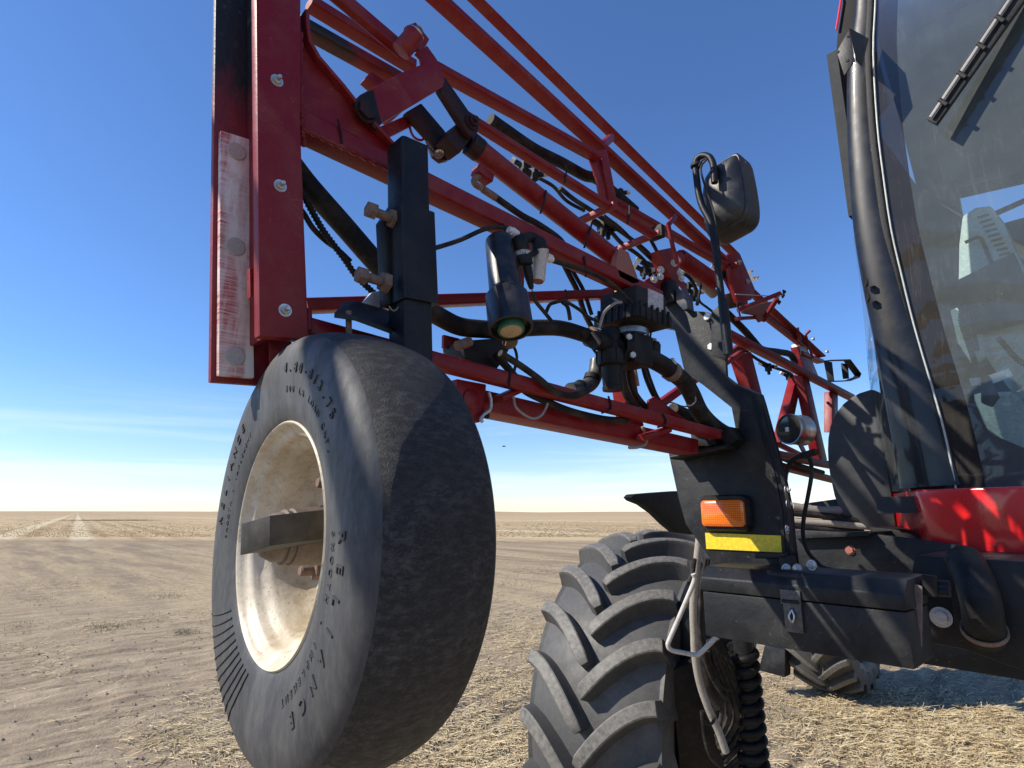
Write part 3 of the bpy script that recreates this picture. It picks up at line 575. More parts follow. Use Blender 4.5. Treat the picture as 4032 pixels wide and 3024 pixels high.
# ------------------------------------------------------------------ height sensor and filter
HS = empty('height_sensor', P(1990, 1120, X=-.585), SP)
a = P(1966, 945, X=-.605); b = P(2012, 1295, X=-.560); d = (b-a).normalized(); L = (b-a).length; q = proj((a+b)/2)[2]/F_PX; ra, rb = 60*q, 84*q
build(MB().lathe([(0, 0), (ra*.86, 0), (ra*.97, .003), (ra, .009), (ra*1.12, L*.72), (0, L*.72)], a, d, 40), 'sensor_tube', paint('sensor_black', (.010, .0105, .012), .32, dust=(.2, .17, .13), dust_amt=.25, scale=40, fleck=.3), HS)
build(MB().lathe([(ra*1.10, L*.60), (rb*.93, L*.64), (rb, L*.66), (rb*1.02, L*1.0), (rb*.90, L*1.0), (rb*.88, L*.94), (0, L*.94)], a, d, 44), 'sensor_shroud', MATS['sensor_black'], HS)
build(MB().lathe([(rb*.60, L*.9), (rb*.61, L*1.02), (rb*.53, L*1.03), (rb*.50, L*.98), (0, L*.98)], a, d, 36), 'transducer_ring', GREEN, HS)
build(MB().lathe([(0, L*.985), (rb*.51, L*.985), (rb*.51, L*1.024), (rb*.45, L*1.028), (0, L*1.028)], a, d, 36), 'transducer_face', BEIGE, HS)
build(MB().box(a+d*L*.62+AX*ra*1.08-AY*.0, AX, AY, d, .004, .012, .006), 'drain_slot', DARKIN, HS)
FI = empty('inline_filter', P(2110, 1020, X=-.58), SP)
def seg(name, p, q_, prof, mat, par, X, n=24):
    A = P(*p, X=X); B = P(*q_, X=X); l = (B-A).length; k = proj(A)[2]/F_PX
    return build(MB().lathe([(r*k, h*l) for r, h in prof], A, (B-A), n), name, mat, par)
seg('filter_bowl', (2128, 985), (2118, 1108), [(0, 0), (33, 0), (33, .06), (29, .1), (27, .95), (23, 1), (0, 1)], BOWL, FI, -.575)
seg('bowl_foot', (2119, 1098), (2117, 1112), [(0, 0), (24, 0), (22, .8), (0, 1)], BRN, FI, -.575)
seg('filter_head', (2120, 940), (2126, 988), [(0, 0), (22, 0), (30, .3), (34, 1), (0, 1)], PLA, FI, -.575)
seg('connector_body', (2046, 930), (2064, 1048), [(0, 0), (22, 0), (30, .08), (30, .42), (28, .46), (28, .66), (34, .7), (36, .95), (28, 1), (0, 1)], PLA, FI, -.578)
seg('connector_label', (2055, 990), (2058, 1008), [(0, 0), (29.5, 0), (29.5, 1), (0, 1)], paint('silver_band', (.5, .5, .5), .4, dust=(.1, .1, .1), dust_amt=.8, scale=220, low=.45, high=.55), FI, -.578)
seg('clamp_ring', (2058, 1012), (2062, 1028), [(0, 0), (36, 0), (36, 1), (0, 1)], PLA, FI, -.578)
pxtube('clamp_ear', [(2070, 1010), (2098, 1000), (2112, 990)], 12, PLA, FI, X=-.57)
seg('cable_boot', (2074, 1050), (2093, 1138), [(0, 0), (20, 0), (18, .4), (11, .9), (8, 1), (0, 1)], PLA, FI, -.575)
pxtube('head_bridge', [(2050, 945), (2090, 935), (2125, 952)], 22, PLA, FI, X=-.58)
seg('white_fitting', (2002, 902), (2034, 926), [(0, 0), (14, 0), (14, .3), (19, .35), (19, 1), (0, 1)], WHITE, FI, -.592)
seg('white_fitting', (2150, 1010), (2176, 1024), [(0, 0), (17, 0), (17, .7), (11, 1), (0, 1)], WHITE, FI, -.58)
pxtube('thin_cable', [(2093, 1136), (2103, 1165), (2112, 1190)], 3, HOSEG, FI, X=-.60)
# ------------------------------------------------------------------ gauge wheel with its post
GW = empty('gauge_wheel', P(1097, 2140, t=.549), SP)
rc = P(1086, 2128, t=.543); HW = .062; ay = Vector((math.sin(R(2.0)), math.cos(R(2.0)), 0)); axx = Vector((ay.y, -ay.x, 0)); wc = rc+ay*(HW-.008)     # wheel centre; ay its axle, turned a little
half = [(.1070, -.046), (.1090, -.052), (.116, -.0565), (.130, -.0595), (.150, -.0615), (.166, -.0620), (.180, -.0600), (.189, -.0560), (.1945, -.0500), (.1975, -.0440), (.2005, -.034), (.203, -.018), (.204, 0)]
prof = half+[(r, -h) for r, h in half[-2::-1]]
mb = MB(); mb.lathe(prof, wc, ay, 144)
npf = len(prof)-1
for fi in range(len(mb.f)): j = fi//144; mb.mi[fi] = 1 if 8 <= j < npf-8 else 0
ty = build(mb, 'tyre', [TYRE_S, TYRE_T], GW)
def ring_text(txt, r, a0, da, size, depth, mat, parent, name, flip=1):
    """raised letters standing round the near sidewall; angles clockwise from the top as seen from the front"""
    mb = MB()
    cu = bpy.data.curves.new('t', 'FONT'); ob = bpy.data.objects.new('t', cu)
    for i, ch in enumerate(txt):
        if ch == ' ': continue
        cu.body = ch; cu.size = size; cu.extrude = depth; cu.align_x = 'CENTER'; cu.offset = size*.012
        me = bpy.data.meshes.new_from_object(ob); an = R(a0+da*i)
        rad = axx*math.sin(an)+AZ*math.cos(an); tan = axx*math.cos(an)-AZ*math.sin(an)
        base = wc+rad*r-ay*(sidewall(r)+.0002)
        mb.add([base+tan*(v.co.x*1.0)+rad*v.co.y-ay*v.co.z for v in me.vertices], [list(p.vertices) for p in me.polygons], False)
        bpy.data.meshes.remove(me)
    bpy.data.objects.remove(ob); bpy.data.curves.remove(cu)
    return build(mb, name, mat, parent)
def sidewall(r):
    for (r0, h0), (r1, h1) in zip(half, half[1:]):
        if r0 <= r <= r1: return -(h0+(h1-h0)*(r-r0)/(r1-r0))
    return .06
LET = mat_rubber('tyre_lettering', (.027, .028, .031), (.15, .145, .135), .1, .5, 40)
ring_text('4.80-8/3.75', .158, 4, 4.7, .0130, .0012, LET, GW, 'size_lettering')
ring_text('200 LB LOAD CAP.', .139, 6, 3.5, .0085, .0008, LET, GW, 'load_lettering')
ring_text('RELIANCE', .152, 87, 8.3, .0155, .0012, LET, GW, 'name_lettering')
ring_text('SMOOTH - IMPLEMENT', .136, 86, 3.9, .0085, .0008, LET, GW, 'type_lettering')
ring_text('RELIANCE', .152, 276, 5.9, .0140, .0012, LET, GW, 'name_lettering')
ring_text('SMOOTH - IMPLEMENT', .134, 270, 3.0, .0075, .0007, LET, GW, 'type_lettering')
mb = MB()                                                        # moulded wear ribs
for k in range(11):
    a0 = R(194+k*4.0); pts = []
    for s in range(9):
        rr = .123+s*.0075; an = a0+R(9)*(s/8); rad = axx*math.sin(an)+AZ*math.cos(an); pts.append(wc+rad*rr-ay*(sidewall(rr)+.0004))
    mb.sweep(pts, rrect(.0014, .0016, .0003, 1), up=(0, 1, 0))
build(mb, 'sidewall_rib', LET, GW)
rp = [(.1165, -.0545), (.1190, -.0560), (.1205, -.0545), (.1200, -.0515), (.1150, -.0490), (.1100, -.0450), (.1085, -.0380), (.1060, -.0300), (.0985, -.0270), (.0940, -.0230), (.0930, -.0100), (.0915, .0050), (.0880, .0140), (.0800, .0170), (.0500, .0175), (.0200, .0175), (.0, .0175)]
rp = [(.1150, -.0535)]+rp[0:1]+rp[1:4]+[(.1150, -.050)]+[(.1120, -.0480), (.1095, -.0440), (.1080, -.0380), (.1060, -.0300), (.0985, -.0270), (.0940, -.0230), (.0930, -.0100), (.0915, .0050), (.0880, .0140), (.0800, .0170), (.0500, .0175), (.0, .0175)]
rp = [(.1205, -.0500), (.1203, -.0545), (.1188, -.0558), (.1172, -.0548), (.1150, -.0500), (.1115, -.0470), (.1085, -.0440), (.1062, -.0400), (.1050, -.0340), (.1035, -.0290), (.0990, -.0250), (.0960, -.0200), (.0945, -.0080), (.0920, .0060), (.0870, .0150), (.0780, .0190), (.0550, .0195), (.0, .0195)]
rp = [(.1118, -.0500), (.1117, -.0545), (.1104, -.0558), (.1090, -.0550), (.1072, -.0510), (.1048, -.0478), (.1020, -.0458), (.0995, -.0445), (.0975, -.0415), (.0968, -.0370), (.0950, -.0330), (.0905, -.0290), (.0885, -.0240), (.0875, -.0080), (.0860, .0060), (.0820, .0150), (.0730, .0190), (.0550, .0195), (.0, .0195)]
build(MB().lathe(rp, wc, ay, 128), 'rim', RIM, GW)
hubc = wc+ay*.0195+AZ*.003
build(MB().lathe([(0, -.092), (.010, -.091), (.017, -.086), (.0222, -.077), (.0228, -.069), (.0255, -.068), (.0255, -.0655), (.0242, -.065), (.0242, -.062), (.0262, -.061), (.0278, -.030), (.027, -.004), (.030, 0)], hubc, ay, 40), 'hub', paint('hub_steel', (.13, .10, .08), .55, metal=.2, dust=(.30, .25, .19), dust_amt=.5, scale=40), GW)
for k in range(LUGN):
    an = R(LUG0+360/LUGN*k); o = axx*math.sin(an)+AZ*math.cos(an); c = hubc+o*.053-ay*.008
    bolt('lug_nut', c, -ay, .0105, GW, mat=RUST, washer=1.3, stud=1.3, h=.95)
# flat spring arm that crosses the hub
a = P(1005, 2108, t=.515); b = P(1290, 2060, t=.60)
d = (b-a).normalized()
A1 = P(1062, 2030, t=.482); A2 = P(1062, 2150, t=.482); B1 = P(950, 2062, t=.50); B2 = P(945, 2186, t=.50); C1 = P(1310, 2003, t=.520); C2 = P(1310, 2118, t=.520)
dv = C1-A1; dw = C2-A2
mb = MB(); mb.add([A1, A2, B2, B1, A1+dv*1.0, A2+dw*1.0, B2+dv*1.0, B1+dv*1.0], [(0, 1, 2, 3), (4, 7, 6, 5), (0, 4, 5, 1), (1, 5, 6, 2), (2, 6, 7, 3), (3, 7, 4, 0)], False)
build(mb, 'axle_arm', paint('arm_steel', (.03, .028, .025), .55, dust=(.2, .18, .15), dust_amt=.35, scale=30), GW, bevel=.0008)
# post tube, sleeve, set bolts
XT = -.535
tp, bt = P(1586, 527, X=XT), P(1603, 1700, X=XT); w = .0375
ctr = Vector((-w/2, w/2, 0))
bar3('post_tube', tp+ctr, bt+ctr, w, w, (1, 0, 0), BLK, GW, c=.004)
s0, s1 = P(1589, 800, X=XT), P(1601, 1172, X=XT); ws = .047; cs = ctr
bar3('post_sleeve', s0+cs, s1+cs, ws, ws, (1, 0, 0), BLK, GW, c=.004)
pl0, pl1 = P(1530, 860, X=-.548), P(1545, 1185, X=-.548)
build(MB().prism([P(1512, 862, X=-.56), P(1560, 790, X=-.56), P(1562, 1190, X=-.56), P(1530, 1200, X=-.56)], Vector((-.02, 0, 0))), 'sleeve_ear', BLKD, GW, bevel=.002)
for a, b in ((1548, 862), (1514, 1112)):
    c = P(a, b, X=-.552); ax = -AY
    mb = MB(); mb.lathe([(0, -.004), (.0125, -.004), (.0115, .004), (0, .004)], c, ax, 6, False); mb.lathe([(0, 0), (.0055, 0), (.0055, .028), (0, .028)], c, ax, 16)
    build(mb, 'set_bolt_nut', RUST, GW); bolt('set_bolt', c-AY*.024, ax, .0098, GW, mat=RUST, washer=0, stud=0, h=1)
pxtube('straw_wisp', [(1575, 1165), (1572, 1200), (1560, 1220), (1545, 1222), (1532, 1205)], 3, HOSEG, GW, X=-.55)
build(MB().prism([P(1314, 1252, X=-.575), P(1354, 1207, X=-.60), P(1411, 1203, X=-.60), P(1545, 1245, X=-.60), P(1545, 1318, X=-.555), P(1400, 1262, X=-.56)], Vector((0, .0, .006))), 'clamp_plate', BLKD, GW, bevel=.001)
pxtube('clamp_stud', [(1372, 1225), (1374, 1315)], 12, RUST, GW, X=-.575, straight=True)
plate('clamp_bracket', [(1420, 1205), (1470, 1148), (1512, 1143), (1516, 1225), (1500, 1232)], GALV, GW, .01, X=-.60)
# ------------------------------------------------------------------ drive wheels
def make_tyre(Rad=.70, W=.56, nl=22):
    hw = W/2; car = Rad-.058
    cr = [(Rad*.60, -hw*.80), (Rad*.63, -hw*.90), (Rad*.70, -hw*1.0), (Rad*.78, -hw*1.03), (Rad*.85, -hw*1.0), (car-.052, -hw*.94), (car-.034, -hw*.78), (car-.0125, -hw*.48), (car-.003, -hw*.22), (car, 0)]
    prof = cr+[(r, -h) for r, h in cr[-2::-1]]
    mb = MB(); mb.lathe(prof, (0, 0, 0), AX, 120, ref=AZ)
    def surf(x):
        x = abs(x)/hw
        return car-.058*min(1.1, x)**2.1
    for side in (-1, 1):
        for i in range(nl):
            a0 = 2*math.pi*(i+(.5 if side < 0 else 0))/nl; rings = []
            ns = 14
            for s in range(ns+3):
                t = min(1, s/ns); x = side*(-.004+(hw*1.0+.004)*t); an = a0-R(17)*(1-(1-t)**1.6)
                base = surf(x)-.014; top = Rad-.050*min(1.1, abs(x)/hw)**2.1
                if s > ns:
                    q = (s-ns)/2; x = side*(hw*(1+.035*q)); base -= .075*q; top = base+.016-.012*q if q == 1 else base+.040; an -= R(.8)*q
                # tangent of the lug's run, for its cross direction
                wd = .5*(.045+.008*t); wb = wd+.012
                sec = [(-wb, base), (-wd*1.05, base+.6*(top-base)), (-wd*.92, top-.003), (-wd*.74, top), (wd*.74, top), (wd*.92, top-.003), (wd*1.05, base+.6*(top-base)), (wb, base)]
                if s == 0: sec = [(u*.72, base+(h-base)*.86) for u, h in sec]
                da = R(17)*1.6*(1-t)**.6*Rad if t < 1 else .05; dx = hw; l = math.hypot(da, dx)
                cx, ca = da/l*side, dx/l
                rings.append([(x+u*cx*1.0, an+u*ca/Rad, h) for u, h in sec])
            vs = []
            for ring in rings:
                for x, an, rr in ring: vs.append((x, -rr*math.sin(an+math.pi/2), rr*math.cos(an+math.pi/2)))
            k = 8; fs = []
            for s in range(len(rings)-1):
                for u in range(k-1): fs.append((s*k+u, s*k+u+1, (s+1)*k+u+1, (s+1)*k+u))
            fs.append(tuple(range(k))[::-1]); fs.append(tuple((len(rings)-1)*k+u for u in range(k)))
            mb.add(vs, fs, True)
    return mb
RADF, WF = .71, .49
fwc = None
def wheel(name, contact, heading, parent):
    e = empty(name, contact+AZ*(RADF-.01), parent); e.rotation_euler = (0, 0, heading); return e
fa = CAM+RT*.605+FW*2.62; fa.z = 0
FWL = wheel('front_wheel', fa, R(11.9), SP)
ty = build(make_tyre(RADF, WF), 'tyre', TYRE_A, FWL, local=True); ty.data.set_sharp_from_angle(angle=R(30))
rm = build(MB().lathe([(.405, -.21), (.43, -.225), (.425, -.2), (.38, -.19), (.36, -.05), (.30, .0), (.12, .02), (.12, .04), (0, .04)], (0, 0, 0), AX, 56, ref=AZ)
           .lathe([(.405, .21), (.43, .225), (.425, .2), (.38, .19), (.36, .05), (.30, .02)], (0, 0, 0), AX, 56, ref=AZ), 'rim', BLKD, FWL, local=True)
hb = build(MB().lathe([(0, .22), (.15, .22), (.17, .2), (.17, .06), (.22, .05), (.22, .04)], (0, 0, 0), AX, 32, ref=AZ), 'hub', BLKD, FWL, local=True)
ra = CAM+RT*2.66+FW*5.30; ra.z = 0
RWL = wheel('rear_wheel', ra+Vector((.0, .2, 0)), R(3), SP)
for o in (ty, rm, hb):
    c = o.copy(); COL.objects.link(c); c.parent = RWL
bar3('rear_axle', ra+Vector((.15, .25, .52)), ra+Vector((1.6, .25, .52)), .12, .16, (0, 0, 1), BLKD, SP)
plate('rear_leg', [(3010, 2540), (3092, 2560), (3090, 2668), (2985, 2640)], BLKD, SP, .12, Y=ra.y-.4, bevel=.01)
# steering knuckle, air-spring coil and hydraulic lines at the front wheel
KN = empty('suspension_leg', P(2850, 2700, t=1.95), SP)
def T(px, py, t): return P(px, py, t=t)
pz = lambda pts, t: [T(a, b, t) for a, b in pts]
mb = MB(); mb.sweep([T(2735, 2360, 2.1), T(2740, 2700, 2.05), T(2760, 3200, 2.0)], circ(.10, 24)); build(mb, 'leg_tube', BLKD, KN)
mb = MB(); mb.sweep([T(2850, 2500, 2.02), T(2860, 3250, 1.95)], rrect(.08, .10, .02)); build(mb, 'knuckle', BLKD, KN)
A, B = T(2925, 2545, 1.78), T(2985, 3180, 1.72); d = (B-A).normalized(); mb = MB(); pts = []; u = d.orthogonal().normalized(); w = d.cross(u)
for i in range(13*20+1):
    an = 2*math.pi*i/20; pts.append(A+d*((B-A).length*i/260)+(u*math.cos(an)+w*math.sin(an))*.035)
mb.sweep(pts, circ(.0115, 10)); build(mb, 'coil_spring', paint('spring_black', (.0045, .0045, .005), .5, sspec=.25, dust=(.07, .06, .05), dust_amt=.35, scale=30), KN)
mb = MB(); mb.sweep([A-d*.03, B], circ(.03, 20)); build(mb, 'damper_tube', BLKD, KN)
mb = MB(); mb.prism(pz([(2820, 2510), (2940, 2500), (2945, 2545), (2850, 2570), (2800, 2640), (2775, 2660), (2780, 2560)], 1.86), VW*.03); build(mb, 'upper_bracket', BLKD, KN, bevel=.004)
build(MB().box(T(2890, 2840, 1.8), RT, UP, VW, .07, .10, .05), 'valve_block', BLKD, KN, bevel=.004)
build(MB().lathe([(0, 0), (.014, 0), (.014, .03), (0, .03)], T(2862, 2895, 1.78), -UP, 12), 'valve_nub', HOSEG, KN)
tube('hydraulic_hose', pz([(2756, 2100), (2743, 2225), (2730, 2374), (2733, 2500), (2738, 2590), (2756, 2690), (2790, 2790), (2830, 2880), (2858, 2960)], 1.62), .0105, HOSEG, KN, n=14)
tube('hydraulic_hose', pz([(2790, 2200), (2768, 2330), (2757, 2480), (2765, 2570), (2800, 2650), (2840, 2705), (2880, 2718)], 1.68), .006, HOSE, KN)
tube('hydraulic_hose', pz([(2780, 2200), (2760, 2330), (2760, 2500), (2790, 2640), (2840, 2730), (2864, 2755)], 1.66), .0055, HOSE, KN)
tube('hydraulic_hose', pz([(2770, 2560), (2780, 2660), (2810, 2740), (2830, 2770)], 1.70), .018, HOSE, KN)
tube('hydraulic_hose', pz([(2765, 2800), (2775, 2900), (2800, 2980), (2850, 3030)], 1.75), .007, HOSE, KN)
tube('hydraulic_hose', pz([(2818, 2790), (2830, 2880), (2835, 2930)], 1.74), .012, HOSE, KN)
for k in range(6):
    x0 = 2800+22*k; tube('hydraulic_hose', pz([(2790+6*k, 2520), (x0-8, 2600+12*k), (x0+30, 2690+16*k), (x0+44+5*k, 2790+22*k), (x0+20-14*k, 2900+25*k)], 1.70+.012*k), .0065+.002*(k % 3), HOSE, KN)
mb = MB(); mb.prism(pz([(2640, 2640), (2745, 2600), (2800, 2760), (2880, 3060), (2680, 3080)], 1.92), VW*.04); build(mb, 'shade_sheet', PLA, KN, bevel=.008)  # dark sheet, added to dim the shaded area beside the spring
tube('hose_loop', pz([(2766, 2800), (2768, 2840), (2800, 2850), (2815, 2825)], 1.6), .004, PLA, KN)
tube('guide_rod', pz([(2729, 2260), (2734, 2285), (2700, 2370), (2640, 2510), (2630, 2540), (2645, 2560), (2690, 2570), (2738, 2579), (2756, 2572), (2790, 2540), (2822, 2508)], 1.55), .0062, paint('dusty_white_rod', (.5, .48, .45), .6, dust=(.2, .18, .15), dust_amt=.5, scale=60), KN, n=10)
tube('wire_loom', pz([(2735, 2200), (2726, 2260), (2714, 2290)], 1.56), .006, HOSE, KN)
# mudguard over the front wheel
MG = empty('mudguard', P(2600, 2010, X=-1.02), SP)
mb = MB(); out = []
top = [(2486, 1958), (2498, 1946), (2580, 1939), (2665, 1933), (2760, 1940), (2850, 1975)]; bot = [(2860, 2120), (2740, 2105), (2668, 2096), (2628, 2063), (2587, 2022), (2540, 1988), (2500, 1972)]
mb.prism([P(a, b, X=-1.12) for a, b in top+bot], Vector((-.035, .0, .0))); build(mb, 'guard_shell', PLA, MG, bevel=.006)
# ------------------------------------------------------------------ boom cradle with marker lamp and reflector
YC = 1.20
CR = empty('boom_cradle', P(2900, 1950, Y=YC), SP)
main = [(2600, 1232), (2612, 1125), (2622, 1106), (2640, 1104), (2652, 1118), (2655, 1180), (2700, 1222), (2785, 1228), (2848, 1262), (2860, 1480), (2918, 1525), (2981, 1553), (2992, 1590), (3030, 1730), (3070, 1872), (3098, 2010), (3115, 2210), (3090, 2255), (2825, 2240), (2760, 2150), (2700, 2064), (2668, 1950), (2632, 1784), (2692, 1800), (2905, 1756), (2902, 1722), (2880, 1605), (2768, 1516), (2712, 1478), (2694, 1462), (2656, 1298), (2572, 1275), (2560, 1240)]
plate('cradle_plate', main, BLKD, CR, .010, Y=YC, bevel=.0015)
plate('cradle_tongue', [(2508, 1190), (2600, 1225), (2658, 1298), (2650, 1300), (2560, 1282), (2522, 1262)], paint('pale_steel', (.30, .31, .31), .45, metal=.4, dust=(.35, .33, .3), dust_amt=.3, scale=20), CR, .008, Y=YC+.03)
plate('side_flange', [(2992, 1590), (3070, 1872), (3102, 2010), (3118, 2260), (3150, 2260), (3120, 2030), (3086, 1872), (3004, 1590)], BLK, CR, .004, Y=YC-.012)
fl = [(2918, 1525), (2981, 1553), (2992, 1590), (3030, 1730), (3070, 1872), (3098, 2010), (3115, 2235)]
mb = MB(); mb.sweep([P(a, b, Y=YC+.025) for a, b in fl], rrect(.006, .055, .001), up=(0, 1, 0)); build(mb, 'edge_flange', BLK, CR)
sh = [P(2690, 1800, Y=YC-.0), P(2908, 1757, Y=YC-.0)]
bar3('rest_shelf', sh[0]+Vector((0, -.02, -.004)), sh[1]+Vector((0, -.02, -.004)), .008, .07, (0, 1, 0), BLK, CR)
bar3('rest_pad', P(2750, 1778, Y=YC-.02)+AZ*.02, P(2838, 1762, Y=YC-.02)+AZ*.02, .035, .05, (0, 1, 0), PLA, CR)
bar3('rest_pad', P(2872, 1700, Y=YC-.015), P(2905, 1750, Y=YC-.015), .03, .05, (0, 1, 0), PLA, CR)
plate('hook_guide', [(2660, 1128), (2672, 1122), (2702, 1165), (2708, 1215), (2690, 1222), (2662, 1190)], paint('blue_black_pad', (.018, .028, .05), .45), CR, .03, Y=YC-.02, bevel=.003)
bar3('hook_tube', P(2632, 1112, Y=YC-.008), P(2640, 1195, Y=YC-.008), .034, .02, (0, 1, 0), BLK, CR)
for a, b in ((2787, 1250), (2802, 1366)): bolt('plate_bolt', P(a, b, Y=YC), -AY, .0085, CR, mat=GALV, washer=0, stud=0)
# lamp
lc = P(2862, 2020, Y=YC-.004); q = proj(lc)[2]/F_PX
xr = P(2958, 2020, Y=YC).x-P(2768, 2020, Y=YC).x
def rbox(cx, w, h, y0, y1, rad, inset=0):
    mb = MB(); s = rrect(w, h, rad, 6); s2 = rrect(w-inset, h-inset, rad*.8, 6); k = len(s)
    vs = [(cx.x+x, y0, cx.z+z) for x, z in s]+[(cx.x+x, (y0*.3+y1*.7), cx.z+z) for x, z in s]+[(cx.x+x, y1, cx.z+z) for x, z in s2]
    fs = [(i, (i+1) % k, k+(i+1) % k, k+i) for i in range(k)]+[(k+i, k+(i+1) % k, 2*k+(i+1) % k, 2*k+i) for i in range(k)]+[tuple(2*k+i for i in range(k))]
    return mb.add(vs, fs, True)
hz = (P(2862, 1950, Y=YC).z-P(2862, 2092, Y=YC).z)
LM = rbox(lc, xr*1.0, hz*1.0, YC-.002, YC-.020, .016, .006); o = build(LM, 'lamp_bezel', PLA, CR); o.data.set_sharp_from_angle(angle=R(50))
lw, lh = (P(2950, 2020, Y=YC).x-P(2784, 2020, Y=YC).x), (P(2867, 1971, Y=YC).z-P(2867, 2073, Y=YC).z)
o = build(rbox(P(2867, 2021, Y=YC), lw, lh, YC-.018, YC-.030, .008, .010), 'lamp_lens', LENS, CR); o.data.set_sharp_from_angle(angle=R(50))
plate('reflector', [(2776, 2098), (3074, 2109), (3078, 2175), (2781, 2161)], YEL, CR, .002, Y=YC-.004, vec=Vector((0, .003, 0)), bevel=0)
for a, b in ((3096, 1928), (3102, 1984), (3098, 2085)): bolt('flange_bolt', P(a, b, Y=YC-.006), AX, .006, CR, mat=GALV)
bar3('lift_handle', P(2978, 2186, Y=YC-.04), P(3098, 2188, Y=YC-.04), .012, .012, (0, 0, 1), BLK, CR)
bar3('base_bracket', P(3098, 2190, Y=YC-.04), P(3112, 2250, Y=YC-.04), .03, .012, (0, 1, 0), BLK, CR)
for a, b in ((3096, 2240), (3140, 2240), (3195, 2225)): bolt('base_bolt', P(a, b, Y=YC-.06), Vector((.8, -.6, 0)), .0065, CR, mat=GALV)
# ------------------------------------------------------------------ mirror
MR = empty('side_mirror', P(2880, 760, Y=1.16), SP)
YM = 1.16
bk = [(2775, 700), (2800, 664), (2830, 642), (2882, 610), (2900, 612), (2908, 640), (2920, 700), (2930, 775), (2928, 828), (2908, 862), (2880, 880), (2840, 903), (2800, 922), (2784, 912), (2774, 880), (2768, 820), (2766, 760)]
rim = [(2770, 695), (2797, 655), (2830, 632), (2884, 603), (2935, 600), (2955, 618), (2968, 665), (2982, 730), (2988, 775), (2985, 825), (2955, 877), (2905, 915), (2849, 950), (2800, 935), (2776, 915), (2766, 860), (2764, 780)]
bk3 = [P(a, b, Y=YM) for a, b in bk]; cen = sum(bk3, Vector())/len(bk3)
def blob(outline, layers):
    mb = MB(); k = len(outline); vs = []
    for sc, dy in layers: vs += [cen+(p-cen)*sc+AY*dy for p in outline]
    fs = [(j*k+i, j*k+(i+1) % k, (j+1)*k+(i+1) % k, (j+1)*k+i) for j in range(len(layers)-1) for i in range(k)]
    fs += [tuple(range(k)), tuple((len(layers)-1)*k+i for i in range(k))]
    return mb.add(vs, fs, True)
MIRB = paint('mirror_black', (.018, .018, .019), .36, dust=(.16, .15, .13), dust_amt=.25, scale=40, bump=.15, bscale=500)
o = build(blob(smoothpath(bk3+[bk3[0]], 3)[:-1], [(.35, -.020), (.6, -.017), (.82, -.010), (.95, -.003), (1.0, .006), (1.0, .012)]), 'mirror_back', MIRB, MR)
o = build(blob(smoothpath(bk3+[bk3[0]], 3)[:-1], [(1.02, .004), (1.06, .008), (1.07, .02), (1.07, .060), (1.03, .072), (.95, .076)]), 'mirror_shell', MIRB, MR)
o.data.set_sharp_from_angle(angle=R(32))
build(blob(smoothpath(bk3+[bk3[0]], 3)[:-1], [(.94, .0755), (.94, .078)]), 'mirror_glass', STEEL, MR)
for a, b in ((2886, 630), (2910, 797)): build(MB().lathe([(0, 0), (.004, 0), (.004, .002), (0, .002)], P(a, b, Y=YM-.004), -AY, 14), 'screw_hole', DARKIN, MR)
pxtube('mirror_arm', [(2869, 1395), (2855, 1290), (2842, 1182), (2826, 1050), (2809, 930), (2800, 880), (2768, 818), (2753, 770), (2745, 720), (2739, 658), (2742, 632), (2757, 616), (2778, 613), (2796, 622), (2808, 648), (2812, 690), (2814, 720)], 13, BLK, MR, Y=1.125, n=16)
pxtube('arm_socket', [(2868, 1394), (2846, 1180)], 19, BLK, MR, Y=1.13, straight=True, n=16)
pxtube('mirror_cable', [(2752, 655), (2765, 632), (2782, 628), (2760, 660), (2772, 720), (2800, 800), (2818, 870), (2826, 940), (2836, 1020), (2832, 1080), (2842, 1170)], 4, HOSE, MR, Y=1.10)
build(MB().lathe([(.011, 0), (.0135, 0), (.0135, .006), (.011, .006)], P(2743, 656, Y=1.125), AZ, 20, close=True), 'cable_tie', PLA, MR)
plate('arm_bracket', [(2800, 1228), (2840, 1195), (2850, 1230), (2862, 1380), (2855, 1420), (2800, 1400)], BLKD, MR, .012, Y=1.165)
plate('mirror_strap', [(2802, 640), (2822, 650), (2818, 700), (2812, 720), (2806, 715)], BLK, MR, .012, Y=1.135)
# ------------------------------------------------------------------ pressure gauge
GA = empty('pressure_gauge', P(3130, 1690, Y=1.28), SP)
gc = P(3107, 1690, Y=1.27); ga = (P(3158, 1689, Y=1.31)-gc); q = proj(gc)[2]/F_PX; r = 60*q
gax = Vector((.35, 1, -.02)).normalized()
build(MB().lathe([(r*.90, .004), (r*.92, -.001), (r, -.002), (r*1.02, .004), (r*.98, .006), (r*.98, .030), (r*1.02, .033), (r*1.0, .042), (r*.9, .044), (0, .046)], gc, gax, 48), 'gauge_case', STEEL, GA)
build(MB().lathe([(0, .003), (r*.93, .003), (r*.93, .001), (0, .001)], gc, gax, 40), 'gauge_dial', paint('smoky_dial', (.035, .035, .03), .08, dust_amt=.15, coat=1), GA)
build(MB().box(gc-gax*.0005+AZ*.0-AX*.004, AX, gax, AZ, .006, .003, .010), 'gauge_vent', WHITE, GA, bevel=.001)
pxtube('gauge_stem', [(3150, 1748), (3160, 1768), (3172, 1792)], 9, RUST, GA, Y=1.285)
bar3('gauge_bracket', P(3158, 1796, Y=1.285), P(3214, 1778, Y=1.285), .012, .022, (0, 1, 0), PLA, GA)
pxtube('gauge_hose', [(3185, 1800), (3194, 1830), (3194, 1880), (3180, 1960), (3165, 2040), (3162, 2110), (3180, 2170), (3215, 2212), (3258, 2240), (3400, 2262)], 8, HOSE, GA, Y=1.285)
pxtube('gauge_hose', [(3175, 1795), (3140, 1800), (3110, 1825), (3095, 1865), (3092, 1890)], 9, HOSE, GA, Y=1.285)
